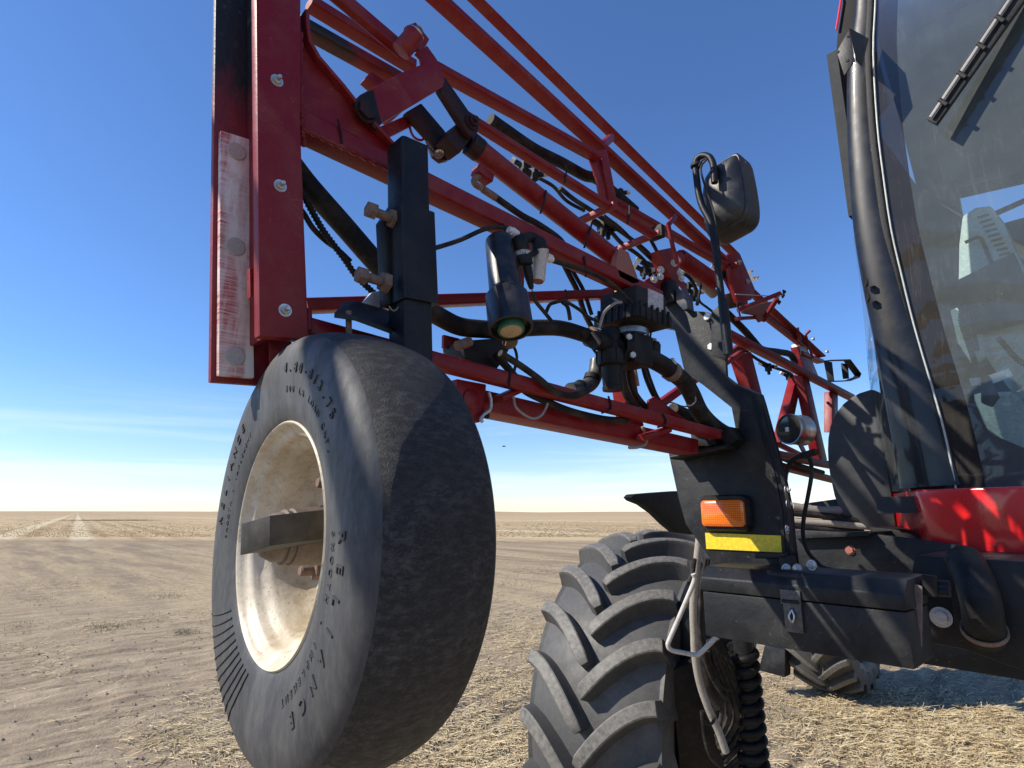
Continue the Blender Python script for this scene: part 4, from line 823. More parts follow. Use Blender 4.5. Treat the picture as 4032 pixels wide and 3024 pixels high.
# ------------------------------------------------------------------ tool box
YB = 1.08
TB = empty('tool_box', P(3180, 2420, Y=YB), SP)
fr = [P(2764, 2320, Y=YB), P(3563, 2410, Y=YB), P(3610, 2634, Y=YB), P(2780, 2508, Y=YB)]
zt = (fr[0].z+fr[1].z)/2; zb = (fr[2].z+fr[3].z)/2; x0 = (fr[0].x+fr[3].x)/2; x1 = (fr[1].x+fr[2].x)/2
def xz(pts, y0, y1): return MB().prism([Vector((x, y0, z)) for x, z in pts], Vector((0, y1-y0, 0)))
build(MB().prism([(x0, YB, zb), (x1, YB, zb), (x1, YB, zt-.002), (x0, YB, zt-.002)], Vector((0, .12, 0))), 'box_body', BLKD, TB, bevel=.003)
zl = P(3000, 2290, Y=YB).z
lid = [(YB-.003, zt), (YB-.003, zt+.024), (YB+.022, zt+.044), (YB+.125, zt+.046), (YB+.125, zt)]
build(MB().prism([(x0-.001, y, z) for y, z in lid], Vector((x1-x0+.002, 0, 0))), 'box_lid', BLKD, TB, bevel=.003)
lx = P(3120, 2370, Y=YB).x; GREYM = paint('scuffed_grey_steel', (.07, .07, .07), .4, metal=.3, dust=(.25, .23, .2), dust_amt=.5, scale=60)
build(MB().box((lx, YB-.0055, zt+.004), AX, AY, AZ, .034, .004, .024), 'latch_plate', GREYM, TB, bevel=.001)
mb = MB(); mb.sweep([(lx-.014, YB-.008, zt-.003), (lx+.014, YB-.008, zt-.003)], circ(.003, 10)); build(mb, 'latch_pin', BLK, TB)
mb = MB(); mb.box((lx+.001, YB-.0045, zt-.026), AX, AY, AZ, .030, .003, .054); build(mb, 'hasp', GREYM, TB, bevel=.001)
mb = MB(); mb.sweep(smoothpath([(lx+.001, YB-.0075, zt-.016), (lx+.005, YB-.010, zt-.026), (lx+.001, YB-.010, zt-.036), (lx-.004, YB-.010, zt-.028), (lx, YB-.0085, zt-.018)], 5), circ(.0018, 8)); build(mb, 'clip_ring', STEEL, TB)
mb = MB(); mb.box((lx+.001, YB-.0068, zt-.023), AX, AY, AZ, .006, .0015, .018); build(mb, 'hasp_slot', DARKIN, TB)
mb = MB(); hx = P(3115, 2268, Y=YB+.02); mb.sweep(smoothpath([P(3032, 2262, Y=YB+.025), P(3060, 2262, Y=YB+.02), P(3180, 2275, Y=YB+.02), P(3236, 2282, Y=YB+.03)], 4), circ(.009, 12)); build(mb, 'rubber_bumper', BLKD, TB)
plate('end_bracket', [(3563, 2412), (3600, 2300), (3630, 2310), (3628, 2560), (3612, 2636)], RUST, TB, .006, Y=YB+.05)
# ------------------------------------------------------------------ chassis below and behind the cab
CH = empty('chassis', P(3700, 2350, Y=1.7), SP)
YF = 1.62
plate('front_panel', [(3100, 2085), (3420, 2100), (3800, 2150), (3800, 2300), (3100, 2270)], BLKD, CH, .03, Y=YF, bevel=.003)
plate('panel_ledge', [(3120, 2100), (3430, 2095), (3420, 2110), (3120, 2122)], BLKD, CH, .2, Y=YF-.03)
plate('frame_block', [(3600, 2185), (4120, 2215), (4120, 2700), (4032, 2645), (3800, 2560), (3612, 2525), (3560, 2420)], BLK, CH, .5, Y=1.36, bevel=.006)
bar3('main_rail', Vector((-.18, 1.75, 1.16)), Vector((-.18, 5.4, 1.16)), .14, .2, (0, 0, 1), BLKD, CH)
bar3('main_rail', Vector((.9, 1.75, 1.16)), Vector((.9, 5.4, 1.16)), .14, .2, (0, 0, 1), BLKD, CH)
bar3('front_axle', P(2850, 2400, t=2.05), Vector((1.6, 1.9, 1.15)), .12, .12, (0, 0, 1), BLKD, CH)
for a, b, y in ((3240, 2262, 1.18), (3230, 2285, 1.17)):
    tube('pipe_line', [P(a, b, Y=y), P(3500, b+30, Y=y), P(3740, b+45, Y=y)], .0085, BLK, CH)
bar3('pipe_clip', P(3660, 2265, Y=1.16), P(3662, 2345, Y=1.16), .02, .012, (0, 1, 0), PLA, CH)
plate('upright', [(3722, 2190), (3752, 2190), (3800, 2520), (3770, 2530)], BLK, CH, .03, Y=1.33, bevel=.003)
bolt('frame_bolt', P(3616, 2436, Y=1.36), -AY, .011, CH, mat=GALV, washer=0, stud=0)
bolt('frame_bolt', P(3706, 2430, Y=1.36), -AY, .012, CH, mat=GALV, washer=1.5, stud=0, h=.5)
bolt('panel_bolt', P(3348, 2166, Y=YF), -AY, .009, CH, mat=BRN, washer=1.3, stud=0)
tube('air_duct', [P(3790, 2200, Y=1.36), P(3830, 2270, Y=1.33), P(3858, 2360, Y=1.31), P(3872, 2450, Y=1.31), P(3880, 2510, Y=1.33)], .030, PLA, CH, n=24)
mb = MB(); c = P(3884, 2478, Y=1.262); 
c = P(3875, 2480, Y=1.318); mb.lathe([(.031, -.004), (.0335, -.004), (.0335, .004), (.031, .004)], c, (P(3885, 2510, Y=1.28)-P(3880, 2450, Y=1.26)), 36, close=True); build(mb, 'duct_clamp', RUST, CH)
for k, (a, b, c2, e) in enumerate([(3120, 2020, 3420, 2060), (3110, 2050, 3440, 2075), (3118, 2068, 3400, 2090), (3120, 1995, 3330, 2010)]):
    tube('hydraulic_line', [P(a, b, Y=1.9), P((a+c2)/2, (b+e)/2-6+5*k, Y=1.95), P(c2, e, Y=2.0)], .010 if k != 3 else .014, HOSE if k % 2 == 0 else HOSEG, CH)
plate('platform_edge', [(3145, 1985), (3290, 1965), (3320, 2040), (3280, 2062), (3150, 2010)], BLKD, CH, .05, Y=2.05)
plate('step_plate', [(3420, 2075), (3530, 2085), (3740, 2150), (3560, 2160), (3440, 2120)], PLA, CH, .2, Y=1.75)
# black moulded side tank
tk = [(3440, 1530), (3422, 1533), (3380, 1546), (3346, 1565), (3318, 1588), (3297, 1614), (3278, 1645), (3265, 1679), (3257, 1725), (3255, 1771), (3257, 1815), (3263, 1865), (3281, 1950), (3300, 2005), (3319, 2048), (3352, 2080), (3530, 2090), (3505, 1900)]
plate('side_tank', tk, paint('tank_black', (.018, .019, .022), .5, dust=(.14, .135, .125), dust_amt=.25, scale=10, bump=.1, bscale=200), SP, .55, Y=1.98, bevel=.012, label='rounded black moulded tank')
# ------------------------------------------------------------------ cab
CB = empty('cab', P(3700, 1000, Y=1.9), SP)
YG = 1.75
pil = [(3413, -40), (3409, 60), (3396, 200), (3393, 300), (3398, 488), (3412, 665), (3436, 880), (3478, 1090), (3528, 1300), (3574, 1500), (3618, 1700), (3655, 1875), (3664, 1918)]
hwp = [40, 42, 50, 52, 56, 62, 68, 76, 82, 90, 96, 102, 106]
pts = [P(a, b, Y=YG) for a, b in pil]; sec = []
sp_ = smoothpath(pts, 5); hs = [hwp[min(i//5, len(hwp)-1)]*(1-(i % 5)/5)+hwp[min(i//5+1, len(hwp)-1)]*(i % 5)/5 for i in range(len(sp_))]
q0 = proj(pts[0])[2]/F_PX
mb = MB(); mb.sweep(sp_, [(math.cos(2*math.pi*i/28)*1.10*(1-.10*math.cos(4*math.pi*i/28)), math.sin(2*math.pi*i/28)*.62) for i in range(28)], up=(0, -1, 0), scales=[h*1.0*proj(p)[2]/F_PX for h, p in zip(hs, sp_)])
GLOSSB = paint('gloss_black', (.007, .007, .0075), .34, sspec=.3, dust=(.09, .08, .07), dust_amt=.2, scale=14, coat=.35)
build(mb, 'windscreen_pillar', GLOSSB, CB)
# windscreen: a sheet bowed forward, from the pillar to the far side
inner = [(3449, -20), (3447, 43), (3440, 217), (3455, 488), (3477, 678), (3509, 900), (3552, 1090), (3598, 1277), (3645, 1440), (3691, 1596), (3730, 1750), (3764, 1925)]
wi = [P(a, b, Y=YG-.015) for a, b in inner]; wi = smoothpath(wi, 3); xr_ = .95
def sheet(f0, f1, n, bow=.055):
    mb = MB(); vs = []; m = len(wi)
    for p in wi:
        for k in range(n+1):
            f = f0+(f1-f0)*k/n; x = p.x+(xr_-p.x)*f; vs.append((x, p.y-bow*math.sin(math.pi*min(1, f))**1.7, p.z))
    return mb.add(vs, [(j*(n+1)+k, j*(n+1)+k+1, (j+1)*(n+1)+k+1, (j+1)*(n+1)+k) for j in range(m-1) for k in range(n)], True)
build(sheet(0, .045, 3), 'glass_border', FRIT, CB)
build(sheet(.045, 1, 30), 'windscreen', GLASS, CB)
mb = MB(); mb.sweep([p+Vector((.001, -.006, 0)) for p in wi], rrect(.004, .006, .001), up=(0, 1, 0)); build(mb, 'glass_edge', paint('pale_glass_edge', (.42, .45, .42), .3, dust_amt=.3), CB)
mb = MB(); mb.sweep([p+Vector((-.012, -.004, 0)) for p in wi], rrect(.018, .016, .004), up=(0, 1, 0)); build(mb, 'rubber_seal', PLA, CB)
# roof with red trim
zr = P(3450, 20, Y=YG).z+.03
pl = [(-.37, 1.95), (-.32, 1.80), (1.0, 1.72), (1.12, 1.8), (1.12, 3.3), (-.5, 3.3), (-.53, 3.1)]
build(MB().prism([(x, y, zr-.012) for x, y in pl], Vector((0, 0, .05))), 'roof_lining', PLA, CB, bevel=.01)
build(MB().prism([(x, y+.03, zr+.045) for x, y in pl], Vector((0, 0, .16))), 'roof', REDG, CB, bevel=.03, seg=4)
# dark door frame behind the pillar and its bulging glass
dv = [(3330, -60), (3316, 0), (3296, 125), (3289, 217), (3290, 380), (3303, 488), (3322, 560), (3345, 630), (3380, 700), (3420, 640), (3410, 300), (3420, -60)]
plate('door_frame', dv, paint('frame_black', (.004, .004, .0045), .6, sspec=.2, dust_amt=.05), CB, .05, Y=2.0, bevel=.008)
mb = MB(); ed = [(3300, -60), (3312, 0), (3293, 118)]; mb.sweep([P(a, b, Y=1.99) for a, b in ed], circ(.004, 8)); build(mb, 'roof_trim', REDG, CB)
dg = [(3366, 930), (3378, 1019), (3400, 1200), (3420, 1463), (3440, 1662), (3475, 1790), (3515, 1935)]
dpts = smoothpath([P(a, b, Y=2.15) for a, b in dg], 4); mb = MB(); vs = []
dn_ = [P(3420+(b-900)*.16, b, Y=1.79) for a, b in dg]; dn2 = smoothpath(dn_, 4)
for a_, b_ in zip(dpts, dn2):
    for k in range(9):
        f = k/8; p = a_.lerp(b_, f); vs.append(p+Vector((-.02*math.sin(math.pi*f), 0, 0)))
mb.add(vs, [(j*9+k, j*9+k+1, (j+1)*9+k+1, (j+1)*9+k) for j in range(len(dpts)-1) for k in range(8)], True); build(mb, 'door_glass', DOORG, CB)
for a, b in ((3413, 1113), (3420, 1172)): bolt('pillar_cap', P(a, b, Y=YG-.05), Vector((-.8, -.6, 0)), .012, CB, mat=PLA, washer=0, stud=0, h=.4)
# red front panel
def lerp2(p, q, f): return (p[0]+(q[0]-p[0])*f, p[1]+(q[1]-p[1])*f)
side = [P(3510, 1942, Y=2.02), P(3604, 1929, Y=1.66), P(3676, 2176, Y=1.66), P(3589, 2150, Y=1.85), P(3531, 2117, Y=2.02)]
f_t = [P(3604, 1929, Y=1.66), P(3800, 1921, Y=1.64), P(4032, 1914, Y=1.62), P(4900, 1890, Y=1.62)]
f_b = [P(3676, 2176, Y=1.66), P(3800, 2190, Y=1.645), P(4032, 2211, Y=1.63), P(4900, 2270, Y=1.63)]
mb = MB(); vs = f_t+f_b+[v+AY*.25 for v in f_t]+[v+AY*.25 for v in f_b]; n = 4
fs = [(i, i+1, n+i+1, n+i) for i in range(3)]+[(i+1, i, 2*n+i, 2*n+i+1) for i in range(3)]+[(n+i, n+i+1, 3*n+i+1, 3*n+i) for i in range(3)]+[(3, 7, 15, 11)]+[(8+i+1, 8+i, 12+i, 12+i+1) for i in range(3)]
o0 = len(vs); vs += [side[0], side[3], side[4]]
fs += [(0, 4, o0+1, o0+2, o0), (0, o0, 8), (4, 12, o0+1)]
mb.add(vs, fs, False); build(mb, 'front_panel', REDG, CB, bevel=.006, seg=3)
# wiper
YW = YG-.085
plate('wiper_arm', [(3998, -60), (4076, -60), (3686, 490), (3648, 468), (3750, 308)], PLA, CB, .014, Y=YW, bevel=.003)
mb = MB(); mb.sweep([P(3995, -30, Y=YW-.008), P(3664, 462, Y=YW-.008)], rrect(.007, .005, .001), up=(0, -1, 0)); build(mb, 'wiper_blade', paint('grey_blade', (.25, .25, .25), .3), CB)
for f in (.15, .38, .62, .85):
    a = lerp2((3985, 0), (3664, 470), f); bar3('wiper_yoke', P(a[0]-14, a[1]-8, Y=YW-.01), P(a[0]+16, a[1]+12, Y=YW-.01), .010, .006, (0, 1, 0), PLA, CB)
# folded bracket on the pillar
plate('light_bracket', [(3294, 204), (3342, 118), (3366, 238), (3324, 297)], BLK, CB, .004, Y=1.60, bevel=.0008)
build(MB().prism([P(3344, 110, Y=1.602), P(3417, 150, Y=1.70), P(3390, 262, Y=1.70), P(3370, 242, Y=1.602)], Vector((.002, .004, 0))), 'bracket_flange', BLK, CB, bevel=.0008)
for a, b in ((3339, 142), (3297, 204), (3335, 238)): build(MB().lathe([(0, 0), (.0045, 0), (.0045, .0015), (0, .0015)], P(a, b, Y=1.5995), -AY, 14), 'bolt_hole', DARKIN, CB)
# interior
yb = 3.1
wz0 = P(3900, 900, Y=yb).z; wz1 = P(3900, 690, Y=yb).z; wx = P(3780, 800, Y=yb).x
build(MB().box((.27, yb, (1.42+wz0)/2), AX, AY, AZ, 1.6, .04, wz0-1.42), 'rear_wall', DARKIN, CB)
build(MB().box((.27, yb, (wz1+zr)/2), AX, AY, AZ, 1.6, .04, zr-wz1), 'rear_header', DARKIN, CB)
build(MB().box(((wx-.55)/2, yb+.005, (wz0+wz1)/2), AX, AY, AZ, wx+.55, .05, wz1-wz0), 'rear_pillar', DARKIN, CB)
build(MB().box((.27, 2.4, 1.50), AX, AY, AZ, 1.5, 1.4, .04), 'cab_floor', DARKIN, CB)
build(MB().box((-.53, 2.62, 2.2), AX, AY, AZ, .03, 1.0, 1.5), 'door_lining', DARKIN, CB)
build(MB().box((-.47, 1.98, 2.62), AX, AY, AZ, .03, .34, .56), 'door_header', DARKIN, CB)
build(MB().box((1.03, 2.4, 2.2), AX, AY, AZ, .04, 1.4, 1.5), 'cab_wall', DARKIN, CB)
build(MB().box((.36, 2.5, zr-.06), AX, AY, AZ, 1.26, 1.1, .06), 'headliner', DARKIN, CB)
YI = 2.05
plate('console_tower', [(3788, 850), (3840, 815), (3900, 808), (3950, 870), (4100, 1210), (4100, 1700), (3790, 1290), (3772, 1130), (3775, 960)], GREYP, CB, .10, Y=YI, bevel=.008)
mb = MB()
for k in range(16):
    a = lerp2((3872, 850), (4030, 1130), k/15); mb.box(P(a[0], a[1], Y=YI-.002), AX, AY, AZ, .028-.0006*k, .004, .0045)
build(mb, 'vent_grille', DARKIN, CB)
pxtube('grab_rail', [(3800, 955), (3850, 935), (3870, 955), (3925, 1085), (3945, 1110)], 7, DARKIN, CB, Y=YI-.03)
plate('monitor', [(3760, 1105), (3990, 990), (4040, 1110), (4050, 1250), (3800, 1320)], DARKIN, CB, .05, Y=YI-.06, bevel=.006)
plate('monitor', [(3745, 1140), (3830, 1070), (3900, 1100), (3880, 1180), (3770, 1220)], DARKIN, CB, .06, Y=YI-.11, bevel=.006)
plate('lever_base', [(3740, 1220), (3850, 1180), (3880, 1400), (3830, 1440), (3770, 1350)], GREYP, CB, .03, Y=YI-.03, bevel=.005)
pxtube('corrugated_cable', [(3790, 1200), (3785, 1260), (3805, 1330), (3830, 1400), (3840, 1440)], 11, PLA, CB, Y=YI-.14, rings=.008)
pxtube('corrugated_cable', [(3950, 1160), (3880, 1185), (3840, 1220), (3830, 1300), (3845, 1380)], 12, PLA, CB, Y=YI-.13, rings=.008)
pxtube('corrugated_cable', [(3930, 1330), (3965, 1370), (4000, 1410), (4040, 1440)], 11, PLA, CB, Y=YI-.13, rings=.008)
plate('paper_slip', [(3815, 1490), (3872, 1484), (3880, 1515), (3822, 1520)], PAPER, CB, .002, Y=YI-.16)
plate('paper_slip', [(3885, 1480), (3972, 1450), (3990, 1480), (3900, 1515)], PAPER, CB, .002, Y=YI-.16)
plate('switch_cluster', [(3860, 1470), (3895, 1480), (3930, 1560), (3900, 1600), (3862, 1585)], DARKIN, CB, .03, Y=YI-.17, bevel=.004)
plate('seat_cloth', [(3820, 1545), (4000, 1535), (4100, 1560), (4100, 1800), (3990, 1770), (3880, 1690)], paint('pale_seat_cloth', (.62, .66, .58), .85, dust=(.3, .3, .26), dust_amt=.4, scale=24), CB, .3, Y=YI+.0, bevel=.02)
plate('dash_cover', [(3590, 1310), (3625, 1300), (3660, 1420), (3790, 1640), (3830, 1680), (4100, 1790), (4100, 1960), (3730, 1930)], PLA, CB, .04, Y=YG+.05, bevel=.006)
bar3('door_bar', P(3780, 760, Y=2.9), P(4080, 690, Y=2.9), .05, .03, (0, 0, 1), DARKIN, CB)
bar3('door_bar', P(3900, 850, Y=2.9), P(4080, 770, Y=2.9), .018, .018, (0, 0, 1), DARKIN, CB)
# ================================================================== GROUND
def fbm(x, y, seed, octs, f0):
    r = np.random.default_rng(seed); out = np.zeros_like(x); amp = 1
    for o in range(octs):
        f = f0*2**o; g = r.standard_normal((64, 64)); u = (x*f) % 64; v = (y*f) % 64
        i = np.floor(u).astype(int) % 64; j = np.floor(v).astype(int) % 64; a = u-np.floor(u); b = v-np.floor(v); a = a*a*(3-2*a); b = b*b*(3-2*b); i2, j2 = (i+1) % 64, (j+1) % 64
        out += amp*((g[i, j]*(1-a)+g[i2, j]*a)*(1-b)+(g[i, j2]*(1-a)+g[i2, j2]*a)*b); amp *= .5
    return out
def axis_pts(lo, hi, step, far):
    a = list(np.arange(lo, hi+1e-6, step)); g = step; p, n = a[0], a[-1]; L, H = [], []
    while n < far: g *= 1.14; n += g; H.append(n)
    g = step
    while p > -far: g *= 1.14; p -= g; L.append(p)
    return np.array(L[::-1]+a+H)
TRK = [(rng.uniform(-11, 4), rng.uniform(.03, .06), rng.uniform(.012, .032)) for _ in range(60)]
def height(X, Y):
    near = np.clip((14-np.hypot(X, Y))/8, 0, 1)
    h = .006*fbm(X, Y, 1, 3, .9)+near*.0085*fbm(X, Y, 2, 4, 4.0)
    c, s = math.cos(R(12)), math.sin(R(12)); cross = X*c+Y*s; along = -X*s+Y*c        # wheel and implement marks
    for off, wd_, dp in TRK: h -= near*dp*np.exp(-((cross-off-.05*fbm(along*.5, along*0+off, 9, 2, 1.0))/wd_)**2)*np.clip(.6+fbm(along*.6, along*0+off, 5, 2, 1.0), 0, 1)
    h += near*.006*np.sin(cross*2*math.pi/.17+1.5*fbm(X*.4, Y*.4, 3, 2, 1))*np.clip(.5+fbm(along*.35, cross, 4, 2, 1.0), 0, 1)
    d = np.hypot(X, Y); h += np.clip((d-400)/1600, 0, 1)**1.3*(4.5+5*fbm(X/900, Y/900, 8, 2, 1.0))
    return h
gx = axis_pts(-9.5, 1.2, .035, 3600); gy = axis_pts(-1.0, 8.5, .035, 3600)
GX, GY = np.meshgrid(gx, gy, indexing='ij'); GZ = height(GX, GY)
nx, ny = len(gx), len(gy); co = np.stack([GX, GY, GZ], -1).reshape(-1, 3)
idx = np.arange(nx*ny).reshape(nx, ny); q = np.stack([idx[:-1, :-1], idx[1:, :-1], idx[1:, 1:], idx[:-1, 1:]], -1).reshape(-1, 4)
def mesh_np(name, co, q, mat, smooth=True):
    me = bpy.data.meshes.new(name); me.vertices.add(len(co)); me.vertices.foreach_set('co', co.astype(np.float32).ravel())
    me.loops.add(q.size); me.loops.foreach_set('vertex_index', q.astype(np.int32).ravel()); me.polygons.add(len(q))
    k = q.shape[1]; me.polygons.foreach_set('loop_start', np.arange(0, q.size, k, dtype=np.int32)); me.polygons.foreach_set('loop_total', np.full(len(q), k, np.int32))
    me.polygons.foreach_set('use_smooth', np.full(len(q), smooth)); me.materials.append(mat); me.update(calc_edges=True); me.validate()
    o = bpy.data.objects.new(name, me); COL.objects.link(o); return o
def mat_ground():
    m, nt, b = nodes_of('field_soil'); tc = nt.nodes.new('ShaderNodeTexCoord')
    sep = nt.nodes.new('ShaderNodeSeparateXYZ')
    rot = nt.nodes.new('ShaderNodeMapping'); rot.vector_type = 'POINT'; rot.inputs['Rotation'].default_value = (0, 0, -YAW)
    nt.links.new(tc.outputs['Object'], rot.inputs['Vector']); nt.links.new(rot.outputs[0], sep.inputs[0])
    v, u = sep.outputs[0], sep.outputs[1]                    # across the field / into the field
    o = tc.outputs['Object']
    st = nt.nodes.new('ShaderNodeMapping'); st.inputs['Rotation'].default_value = (0, 0, R(-12)); st.inputs['Scale'].default_value = (1, .12, 1); nt.links.new(o, st.inputs['Vector'])
    nA = noise(nt, o, .35, 5, .6); nB = noise(nt, o, 2.2, 6, .65); nC = noise(nt, o, 28, 5, .7); nS = noise(nt, st.outputs[0], 6, 5, .6)
    soil = mix(nt, ramp(nt, nB, .3, .7), (.295, .228, .150), (.415, .330, .225)); soil = mix(nt, math_(nt, 'MULTIPLY', ramp(nt, nS, .44, .60), .65), soil, (.205, .155, .104))
    soil = mix(nt, math_(nt, 'MULTIPLY', ramp(nt, nC, .45, .7), .35), soil, (.34, .28, .21))
    ln = nt.nodes.new('ShaderNodeMapping'); ln.inputs['Rotation'].default_value = (0, 0, R(-12)); ln.inputs['Scale'].default_value = (1, .07, 1); nt.links.new(o, ln.inputs['Vector'])
    nL = noise(nt, ln.outputs[0], 3.2, 4, .6, .25); lw = math_(nt, 'ABSOLUTE', math_(nt, 'SUBTRACT', nL, .5)); groove = math_(nt, 'MULTIPLY', ramp(nt, lw, .012, .002), ramp(nt, nB, .35, .6))
    soil = mix(nt, math_(nt, 'MULTIPLY', groove, .75), soil, (.125, .093, .063))
    # damp, churned darker soil from about 8 m on
    nE = noise(nt, o, .25, 4, .6)
    ue = math_(nt, 'ADD', u, math_(nt, 'MULTIPLY', math_(nt, 'SUBTRACT', nE, .5), 14.0))
    dk = math_(nt, 'MULTIPLY', ramp(nt, ue, 8, 18), .55); soil = mix(nt, dk, soil, (.20, .15, .10))
    # straw trash lying thick in belts
    belt = nt.nodes.new('ShaderNodeMapping'); belt.inputs['Scale'].default_value = (.12, .9, 1); belt.inputs['Rotation'].default_value = (0, 0, -YAW); nt.links.new(o, belt.inputs['Vector'])
    nD = noise(nt, belt.outputs[0], 1.1, 6, .7); nF = noise(nt, o, 9, 6, .75)
    tr = math_(nt, 'MULTIPLY', ramp(nt, nD, .42, .58), ramp(nt, nF, .36, .58)); tr = math_(nt, 'MULTIPLY', tr, ramp(nt, u, 6, 12)); 
    soil = mix(nt, tr, soil, (.46, .36, .215))
    # standing stubble
    rows = nt.nodes.new('ShaderNodeMapping'); rows.inputs['Rotation'].default_value = (0, 0, -YAW-R(36)); nt.links.new(o, rows.inputs['Vector'])
    rs = nt.nodes.new('ShaderNodeSeparateXYZ'); nt.links.new(rows.outputs[0], rs.inputs[0])
    wv = math_(nt, 'SINE', math_(nt, 'MULTIPLY', rs.outputs[0], 2*math.pi/1.9)); wv = math_(nt, 'ADD', wv, math_(nt, 'MULTIPLY', math_(nt, 'SUBTRACT', nB, .5), 2.4))
    nG = noise(nt, belt.outputs[0], .22, 5, .65)
    stub = mix(nt, ramp(nt, wv, -.6, .9), (.36, .255, .142), (.50, .38, .225)); stub = mix(nt, ramp(nt, nG, .40, .62), stub, (.54, .42, .25))
    stub = mix(nt, math_(nt, 'MULTIPLY', ramp(nt, nF, .45, .7), .4), stub, (.29, .20, .105))
    for c0, w in ((-3.6, .75), (.4, .6), (30, 1.4), (75, 2.0), (-70, 2)):    # chaff strips left by the combine
        d = math_(nt, 'ABSOLUTE', math_(nt, 'SUBTRACT', math_(nt, 'ADD', rs.outputs[0], math_(nt, 'MULTIPLY', math_(nt, 'SUBTRACT', nF, .5), 1.2)), c0))
        stub = mix(nt, math_(nt, 'MULTIPLY', ramp(nt, d, w*1.2, w*.7), .8), stub, (.62, .52, .34))
    far = ramp(nt, u, 120, 420); stub = mix(nt, math_(nt, 'MULTIPLY', far, .55), stub, (.38, .275, .17))
    ub = math_(nt, 'ADD', u, math_(nt, 'MULTIPLY', math_(nt, 'SUBTRACT', nB, .5), 12)); ub = math_(nt, 'ADD', ub, math_(nt, 'MULTIPLY', v, .06))
    c = mix(nt, ramp(nt, ub, 28, 36), soil, stub)
    edge = math_(nt, 'MULTIPLY', ramp(nt, math_(nt, 'ABSOLUTE', math_(nt, 'SUBTRACT', ub, 31)), 2.2, .4), math_(nt, 'MULTIPLY', ramp(nt, nD, .40, .6), .55)); c = mix(nt, edge, c, (.075, .058, .048))
    # a little green
    nH = noise(nt, o, 1.3, 5, .7); gr = math_(nt, 'MULTIPLY', ramp(nt, nH, .62, .72), ramp(nt, nF, .48, .62)); c = mix(nt, math_(nt, 'MULTIPLY', gr, math_(nt, 'MULTIPLY', ramp(nt, u, 30, 16), .5)), c, (.12, .135, .05))
    nt.links.new(c, b.inputs['Base Color']); b.inputs['Roughness'].default_value = .95; b.inputs['Specular IOR Level'].default_value = .1
    bn = nt.nodes.new('ShaderNodeBump'); bn.inputs['Strength'].default_value = .7; bn.inputs['Distance'].default_value = .035
    nt.links.new(mix(nt, .5, nC, nF), bn.inputs['Height']); nt.links.new(bn.outputs[0], b.inputs['Normal'])
    return m
g = mesh_np('ground', co, q, mat_ground()); g['kind'] = 'structure'
# ------------------------------------------------------------------ loose straw, clods, weeds
def hgt(x, y): return height(np.asarray(x), np.asarray(y))
def blades(name, n_list, mat, lmin, lmax, w, lift, label, cat, green=False, stand=0.15):
    xs, ys, k = [], [], 0
    for (cx, cy, sx, sy, n, th) in n_list:
        if th is None: x = rng.normal(cx, sx, n); y = rng.normal(cy, sy, n)
        else:
            x = rng.uniform(cx-sx, cx+sx, n*4); y = rng.uniform(cy-sy, cy+sy, n*4); keep = fbm(x, y, 21, 4, .55) > th; x, y = x[keep][:n], y[keep][:n]
        xs.append(x); ys.append(y)
    x = np.concatenate(xs); y = np.concatenate(ys); n = len(x)
    wz = hgt(x, y); an = rng.uniform(0, 2*np.pi, n); L = rng.uniform(lmin, lmax, n); pit = rng.normal(0, stand, n)
    if green: pit = rng.uniform(.4, 1.3, n)
    dx, dy, dz = np.cos(an)*np.cos(pit), np.sin(an)*np.cos(pit), np.abs(np.sin(pit)); px_, py_ = -np.sin(an), np.cos(an)
    z0 = wz+.003+rng.exponential(lift, n); bend = rng.normal(0, .25, n); ww = w*rng.uniform(.6, 1.3, n)
    V = np.zeros((n, 6, 3))
    for j, f in enumerate((0, .5, 1)):
        bx = x+dx*L*f+px_*bend*L*(f-.5)**2; by = y+dy*L*f+py_*bend*L*(f-.5)**2; bz = z0+dz*L*f-(.12*L*(f-.5)**2 if not green else 0)
        tw = ww*(1 if j < 2 or not green else .2)
        V[:, 2*j] = np.stack([bx-px_*tw, by-py_*tw, bz], -1); V[:, 2*j+1] = np.stack([bx+px_*tw, by+py_*tw, bz+tw*.7], -1)
    base = np.arange(n)[:, None]*6; F = np.concatenate([base+np.array([0, 1, 3, 2]), base+np.array([2, 3, 5, 4])])
    o = mesh_np(name, V.reshape(-1, 3), F, mat, False); o['label'] = label; o['category'] = cat; o['kind'] = 'stuff'; return o
def mat_straw(name, a, b2, rough=.6):
    m, nt, b = nodes_of(name); co = coords(nt); n = noise(nt, co, 37, 2, .5)
    nt.links.new(mix(nt, ramp(nt, n, .35, .65), a, b2), b.inputs['Base Color']); b.inputs['Roughness'].default_value = rough; return m
STRAW = mat_straw('straw', (.40, .295, .145), (.68, .56, .34)); WEED = mat_straw('weed', (.075, .095, .035), (.20, .19, .085)); CLOD = mat_straw('clod', (.15, .115, .085), (.28, .22, .165), .95)
def G(px, py): p = P(px, py, Z=0); return p.x, p.y
lst = []
for (px, py, sx, n) in [(720, 2900, .22, 900), (860, 2980, .2, 500), (480, 2800, .3, 60), (430, 2450, .5, 420), (250, 2300, .9, 900), (700, 2420, .4, 300), (130, 2310, .8, 500),
                        (1950, 2900, .35, 2200), (1800, 2990, .25, 1400), (2050, 2560, .5, 1200), (1960, 2700, .4, 1500), (1700, 3020, .3, 700), (3650, 2900, .45, 4200), (3900, 2950, .4, 3200), (3350, 2950, .35, 1100), (3300, 2750, .4, 500), (3950, 2830, .35, 2400), (3750, 2620, .5, 900), (3900, 2560, .6, 900), (3750, 3020, .3, 1800), (2080, 2250, 1.2, 900)]:
    x, y = G(px, py); lst.append((x, y, sx, sx*.8, n, None))
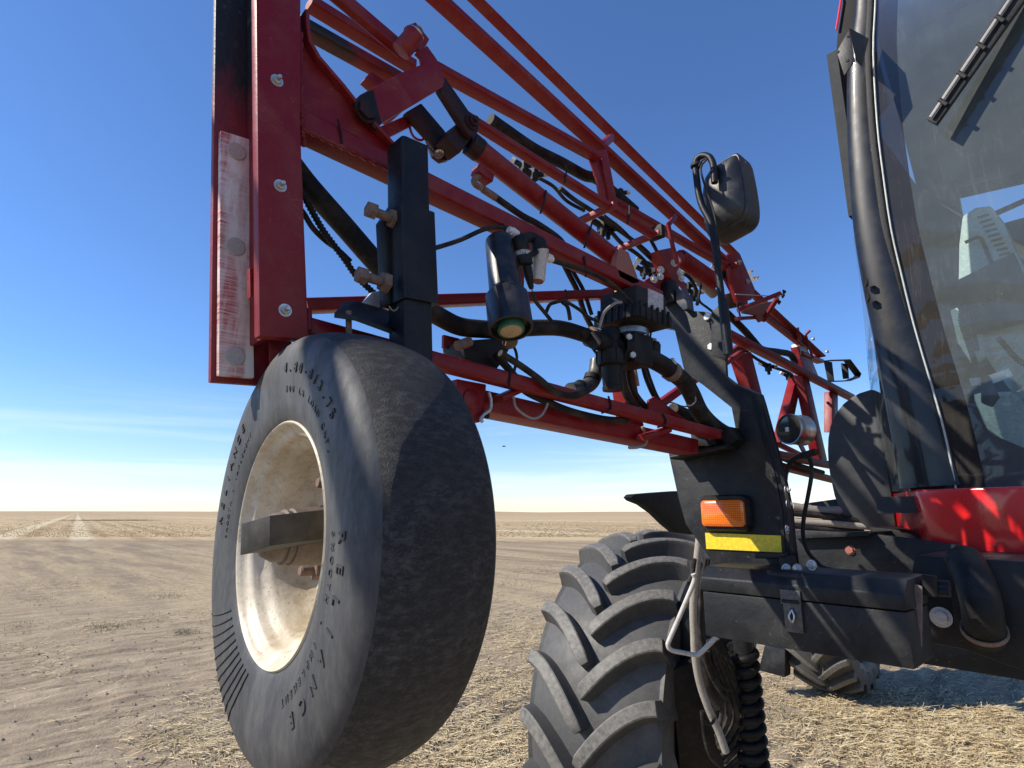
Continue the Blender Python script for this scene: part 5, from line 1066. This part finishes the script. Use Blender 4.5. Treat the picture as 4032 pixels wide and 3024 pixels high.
lst.append((-4.2, 4.0, 5.5, 4.8, 15000, .55)); lst.append((-4.5, 4.2, 6, 5, 2600, -9)); lst.append((-10, 9, 10, 9, 9000, .4))
blades('straw', lst, STRAW, .03, .13, .0021, .006, 'loose chopped straw scattered in heaps over the bare soil', 'straw')
lst = []
for (px, py, sx, n) in [(660, 2350, .22, 260), (420, 2470, .22, 300), (730, 2490, .12, 260), (160, 2365, .2, 120), (60, 2470, .3, 200), (2000, 2300, .5, 400), (3160, 2830, .22, 260), (3450, 2840, .2, 160), (2060, 2790, .2, 160), (1960, 2480, .4, 260)]:
    x, y = G(px, py); lst.append((x, y, sx, sx*.6, n, None))
blades('weeds', lst, WEED, .015, .04, .0024, .001, 'small green weeds sprouting between the straw', 'weeds', green=True)
# clods
n = 5000; x = np.concatenate([rng.uniform(-9, 1, n), rng.uniform(-14, -5, 2500)]); y = np.concatenate([rng.uniform(0, 8, n), rng.uniform(0, 10, 2500)]); n = len(x)
s = np.clip(rng.exponential(.0045, n), .003, .016); z = hgt(x, y); oc = np.array([[1, 0, 0], [-1, 0, 0], [0, 1, 0], [0, -1, 0], [0, 0, .8], [0, 0, -.4]])
V = np.stack([x, y, z+s*.15], -1)[:, None]+s[:, None, None]*oc[None]*rng.uniform(.6, 1.4, (n, 6, 3)); tri = np.array([[0, 2, 4], [2, 1, 4], [1, 3, 4], [3, 0, 4], [2, 0, 5], [1, 2, 5], [3, 1, 5], [0, 3, 5]])
o = mesh_np('clods', V.reshape(-1, 3), (np.arange(n)[:, None, None]*6+tri[None]).reshape(-1, 3), CLOD, False); o['label'] = 'small crumbs of dry soil lying on the field'; o['category'] = 'soil'; o['kind'] = 'stuff'
# far standing stubble, a dry brush patch
n = 42000; u = 38+rng.exponential(30, n); u = u[u < 170]; n = len(u); v = rng.uniform(-1, 1, n)*u*.95
k = np.round((v*math.cos(R(36))+u*math.sin(R(36)))/.95); x = RT.x*v+FW.x*u; y = RT.y*v+FW.y*u; s = .015+.025*rng.random(n); wd = .006+.0005*u
V = np.stack([np.stack([x-wd*RT.x, y-wd*RT.y, 0*x], -1), np.stack([x+wd*RT.x, y+wd*RT.y, 0*x], -1), np.stack([x+wd*.4*RT.x+.02, y+wd*.4*RT.y, s], -1), np.stack([x-wd*.4*RT.x+.02, y-wd*.4*RT.y, s*.9], -1)], 1)
o = mesh_np('stubble', V.reshape(-1, 3), (np.arange(n)[:, None]*4+np.arange(4)[None]), mat_straw('stubble_straw', (.27, .18, .09), (.44, .33, .18)), False); o['label'] = 'cut golden stubble standing on the far field'; o['category'] = 'stubble'; o['kind'] = 'stuff'
cx = CAM+FW*118+RT*((470-2016)/2300*118); n = 1500
a = rng.uniform(-1, 1, n); bx = cx.x+RT.x*a*7.5+FW.x*rng.normal(0, 4, n); by = cx.y+RT.y*a*7.5+FW.y*rng.normal(0, 4, n); hh = rng.uniform(.08, .42, n)*(1-.6*a*a); lx = rng.normal(0, .25, n)
V = np.stack([np.stack([bx-.012, by-.012, 0*bx], -1), np.stack([bx+.012, by+.012, 0*bx], -1), np.stack([bx+lx+.006, by+lx*.5, hh], -1), np.stack([bx+lx-.006, by+lx*.5, hh], -1)], 1)
o = mesh_np('brush_patch', V.reshape(-1, 3), (np.arange(n)[:, None]*4+np.arange(4)[None]), BRUSH, False); o['label'] = 'low dark patch of dry brush out on the stubble'; o['category'] = 'brush'; o['kind'] = 'stuff'
# ------------------------------------------------------------------ bird
bc = P(1984, 1757, t=30); mb = MB()
mb.sweep([bc-RT*.10, bc-RT*.05, bc, bc+RT*.06, bc+RT*.11], circ(1, 10), scales=[.008, .026, .034, .024, .004])
for sgn in (-1, 1): mb.add([bc+RT*.03, bc-RT*.04, bc-RT*.07+FW*sgn*.16-UZ*.02, bc-RT*.02+FW*sgn*.12+UZ*.01], [(0, 1, 2, 3)], False)
b = build(mb, 'bird', BIRDM, fix=False); b['label'] = 'tiny dark bird gliding in the clear sky beside the small tyre'; b['category'] = 'bird'
# ================================================================== SKY, SUN, CAMERA
SUN = Vector((-.55, -.83, 0)).normalized(); EL = R(39); SD = Vector((SUN.x*math.cos(EL), SUN.y*math.cos(EL), math.sin(EL)))
w = bpy.data.worlds.new('World'); S.world = w; w.use_nodes = True; nt = w.node_tree; bg = nt.nodes['Background']
sky = nt.nodes.new('ShaderNodeTexSky'); sky.sky_type = 'NISHITA'; sky.sun_disc = False; sky.sun_elevation = EL; sky.sun_rotation = math.atan2(SUN.x, SUN.y)
sky.altitude = 500; sky.air_density = SKY_AIR; sky.dust_density = SKY_DUST; sky.ozone_density = SKY_OZ
tc = nt.nodes.new('ShaderNodeTexCoord'); mp = nt.nodes.new('ShaderNodeMapping'); mp.inputs['Rotation'].default_value = (0, 0, -YAW); mp.inputs['Scale'].default_value = (1.6, 1.6, 26); nt.links.new(tc.outputs['Generated'], mp.inputs['Vector'])
cn = noise(nt, mp.outputs[0], 1.5, 5, .55, .3); sep = nt.nodes.new('ShaderNodeSeparateXYZ'); nt.links.new(tc.outputs['Generated'], sep.inputs[0])
band = math_(nt, 'MULTIPLY', ramp(nt, sep.outputs[2], .0, .04), ramp(nt, sep.outputs[2], .19, .06)); cf = math_(nt, 'MULTIPLY', math_(nt, 'MULTIPLY', ramp(nt, cn, .44, .68), band), .5)
tcol = mix(nt, ramp(nt, sep.outputs[2], .0, .22), (1.0, .98, 1.0), (.70, .90, 1.17)); tint = mix(nt, 1.0, sky.outputs[0], tcol, 'MULTIPLY'); nt.links.new(mix(nt, cf, tint, (6.6, 7.2, 8.0)), bg.inputs['Color']); bg.inputs['Strength'].default_value = SKY_ST
sl = bpy.data.lights.new('sun', 'SUN'); sl.energy = SUN_E; sl.angle = R(.53); sl.color = (1, .93, .82); so = bpy.data.objects.new('sun', sl); COL.objects.link(so); so.rotation_euler = SD.to_track_quat('Z', 'Y').to_euler()
cd = bpy.data.cameras.new('camera'); cd.sensor_width = 36; cd.lens = F_PX*36/4032; cd.clip_start = .02; cd.clip_end = 9000
cam = bpy.data.objects.new('camera', cd); COL.objects.link(cam); cam.location = CAM
m3 = Matrix((RT, UP, -VW)).transposed(); cam.rotation_euler = m3.to_euler(); S.camera = cam
S.view_settings.view_transform = 'Standard'; S.view_settings.look = 'None'; S.view_settings.gamma = 1; S.view_settings.exposure = EXPO
S.cycles.max_bounces = 8; S.cycles.transparent_max_bounces = 12
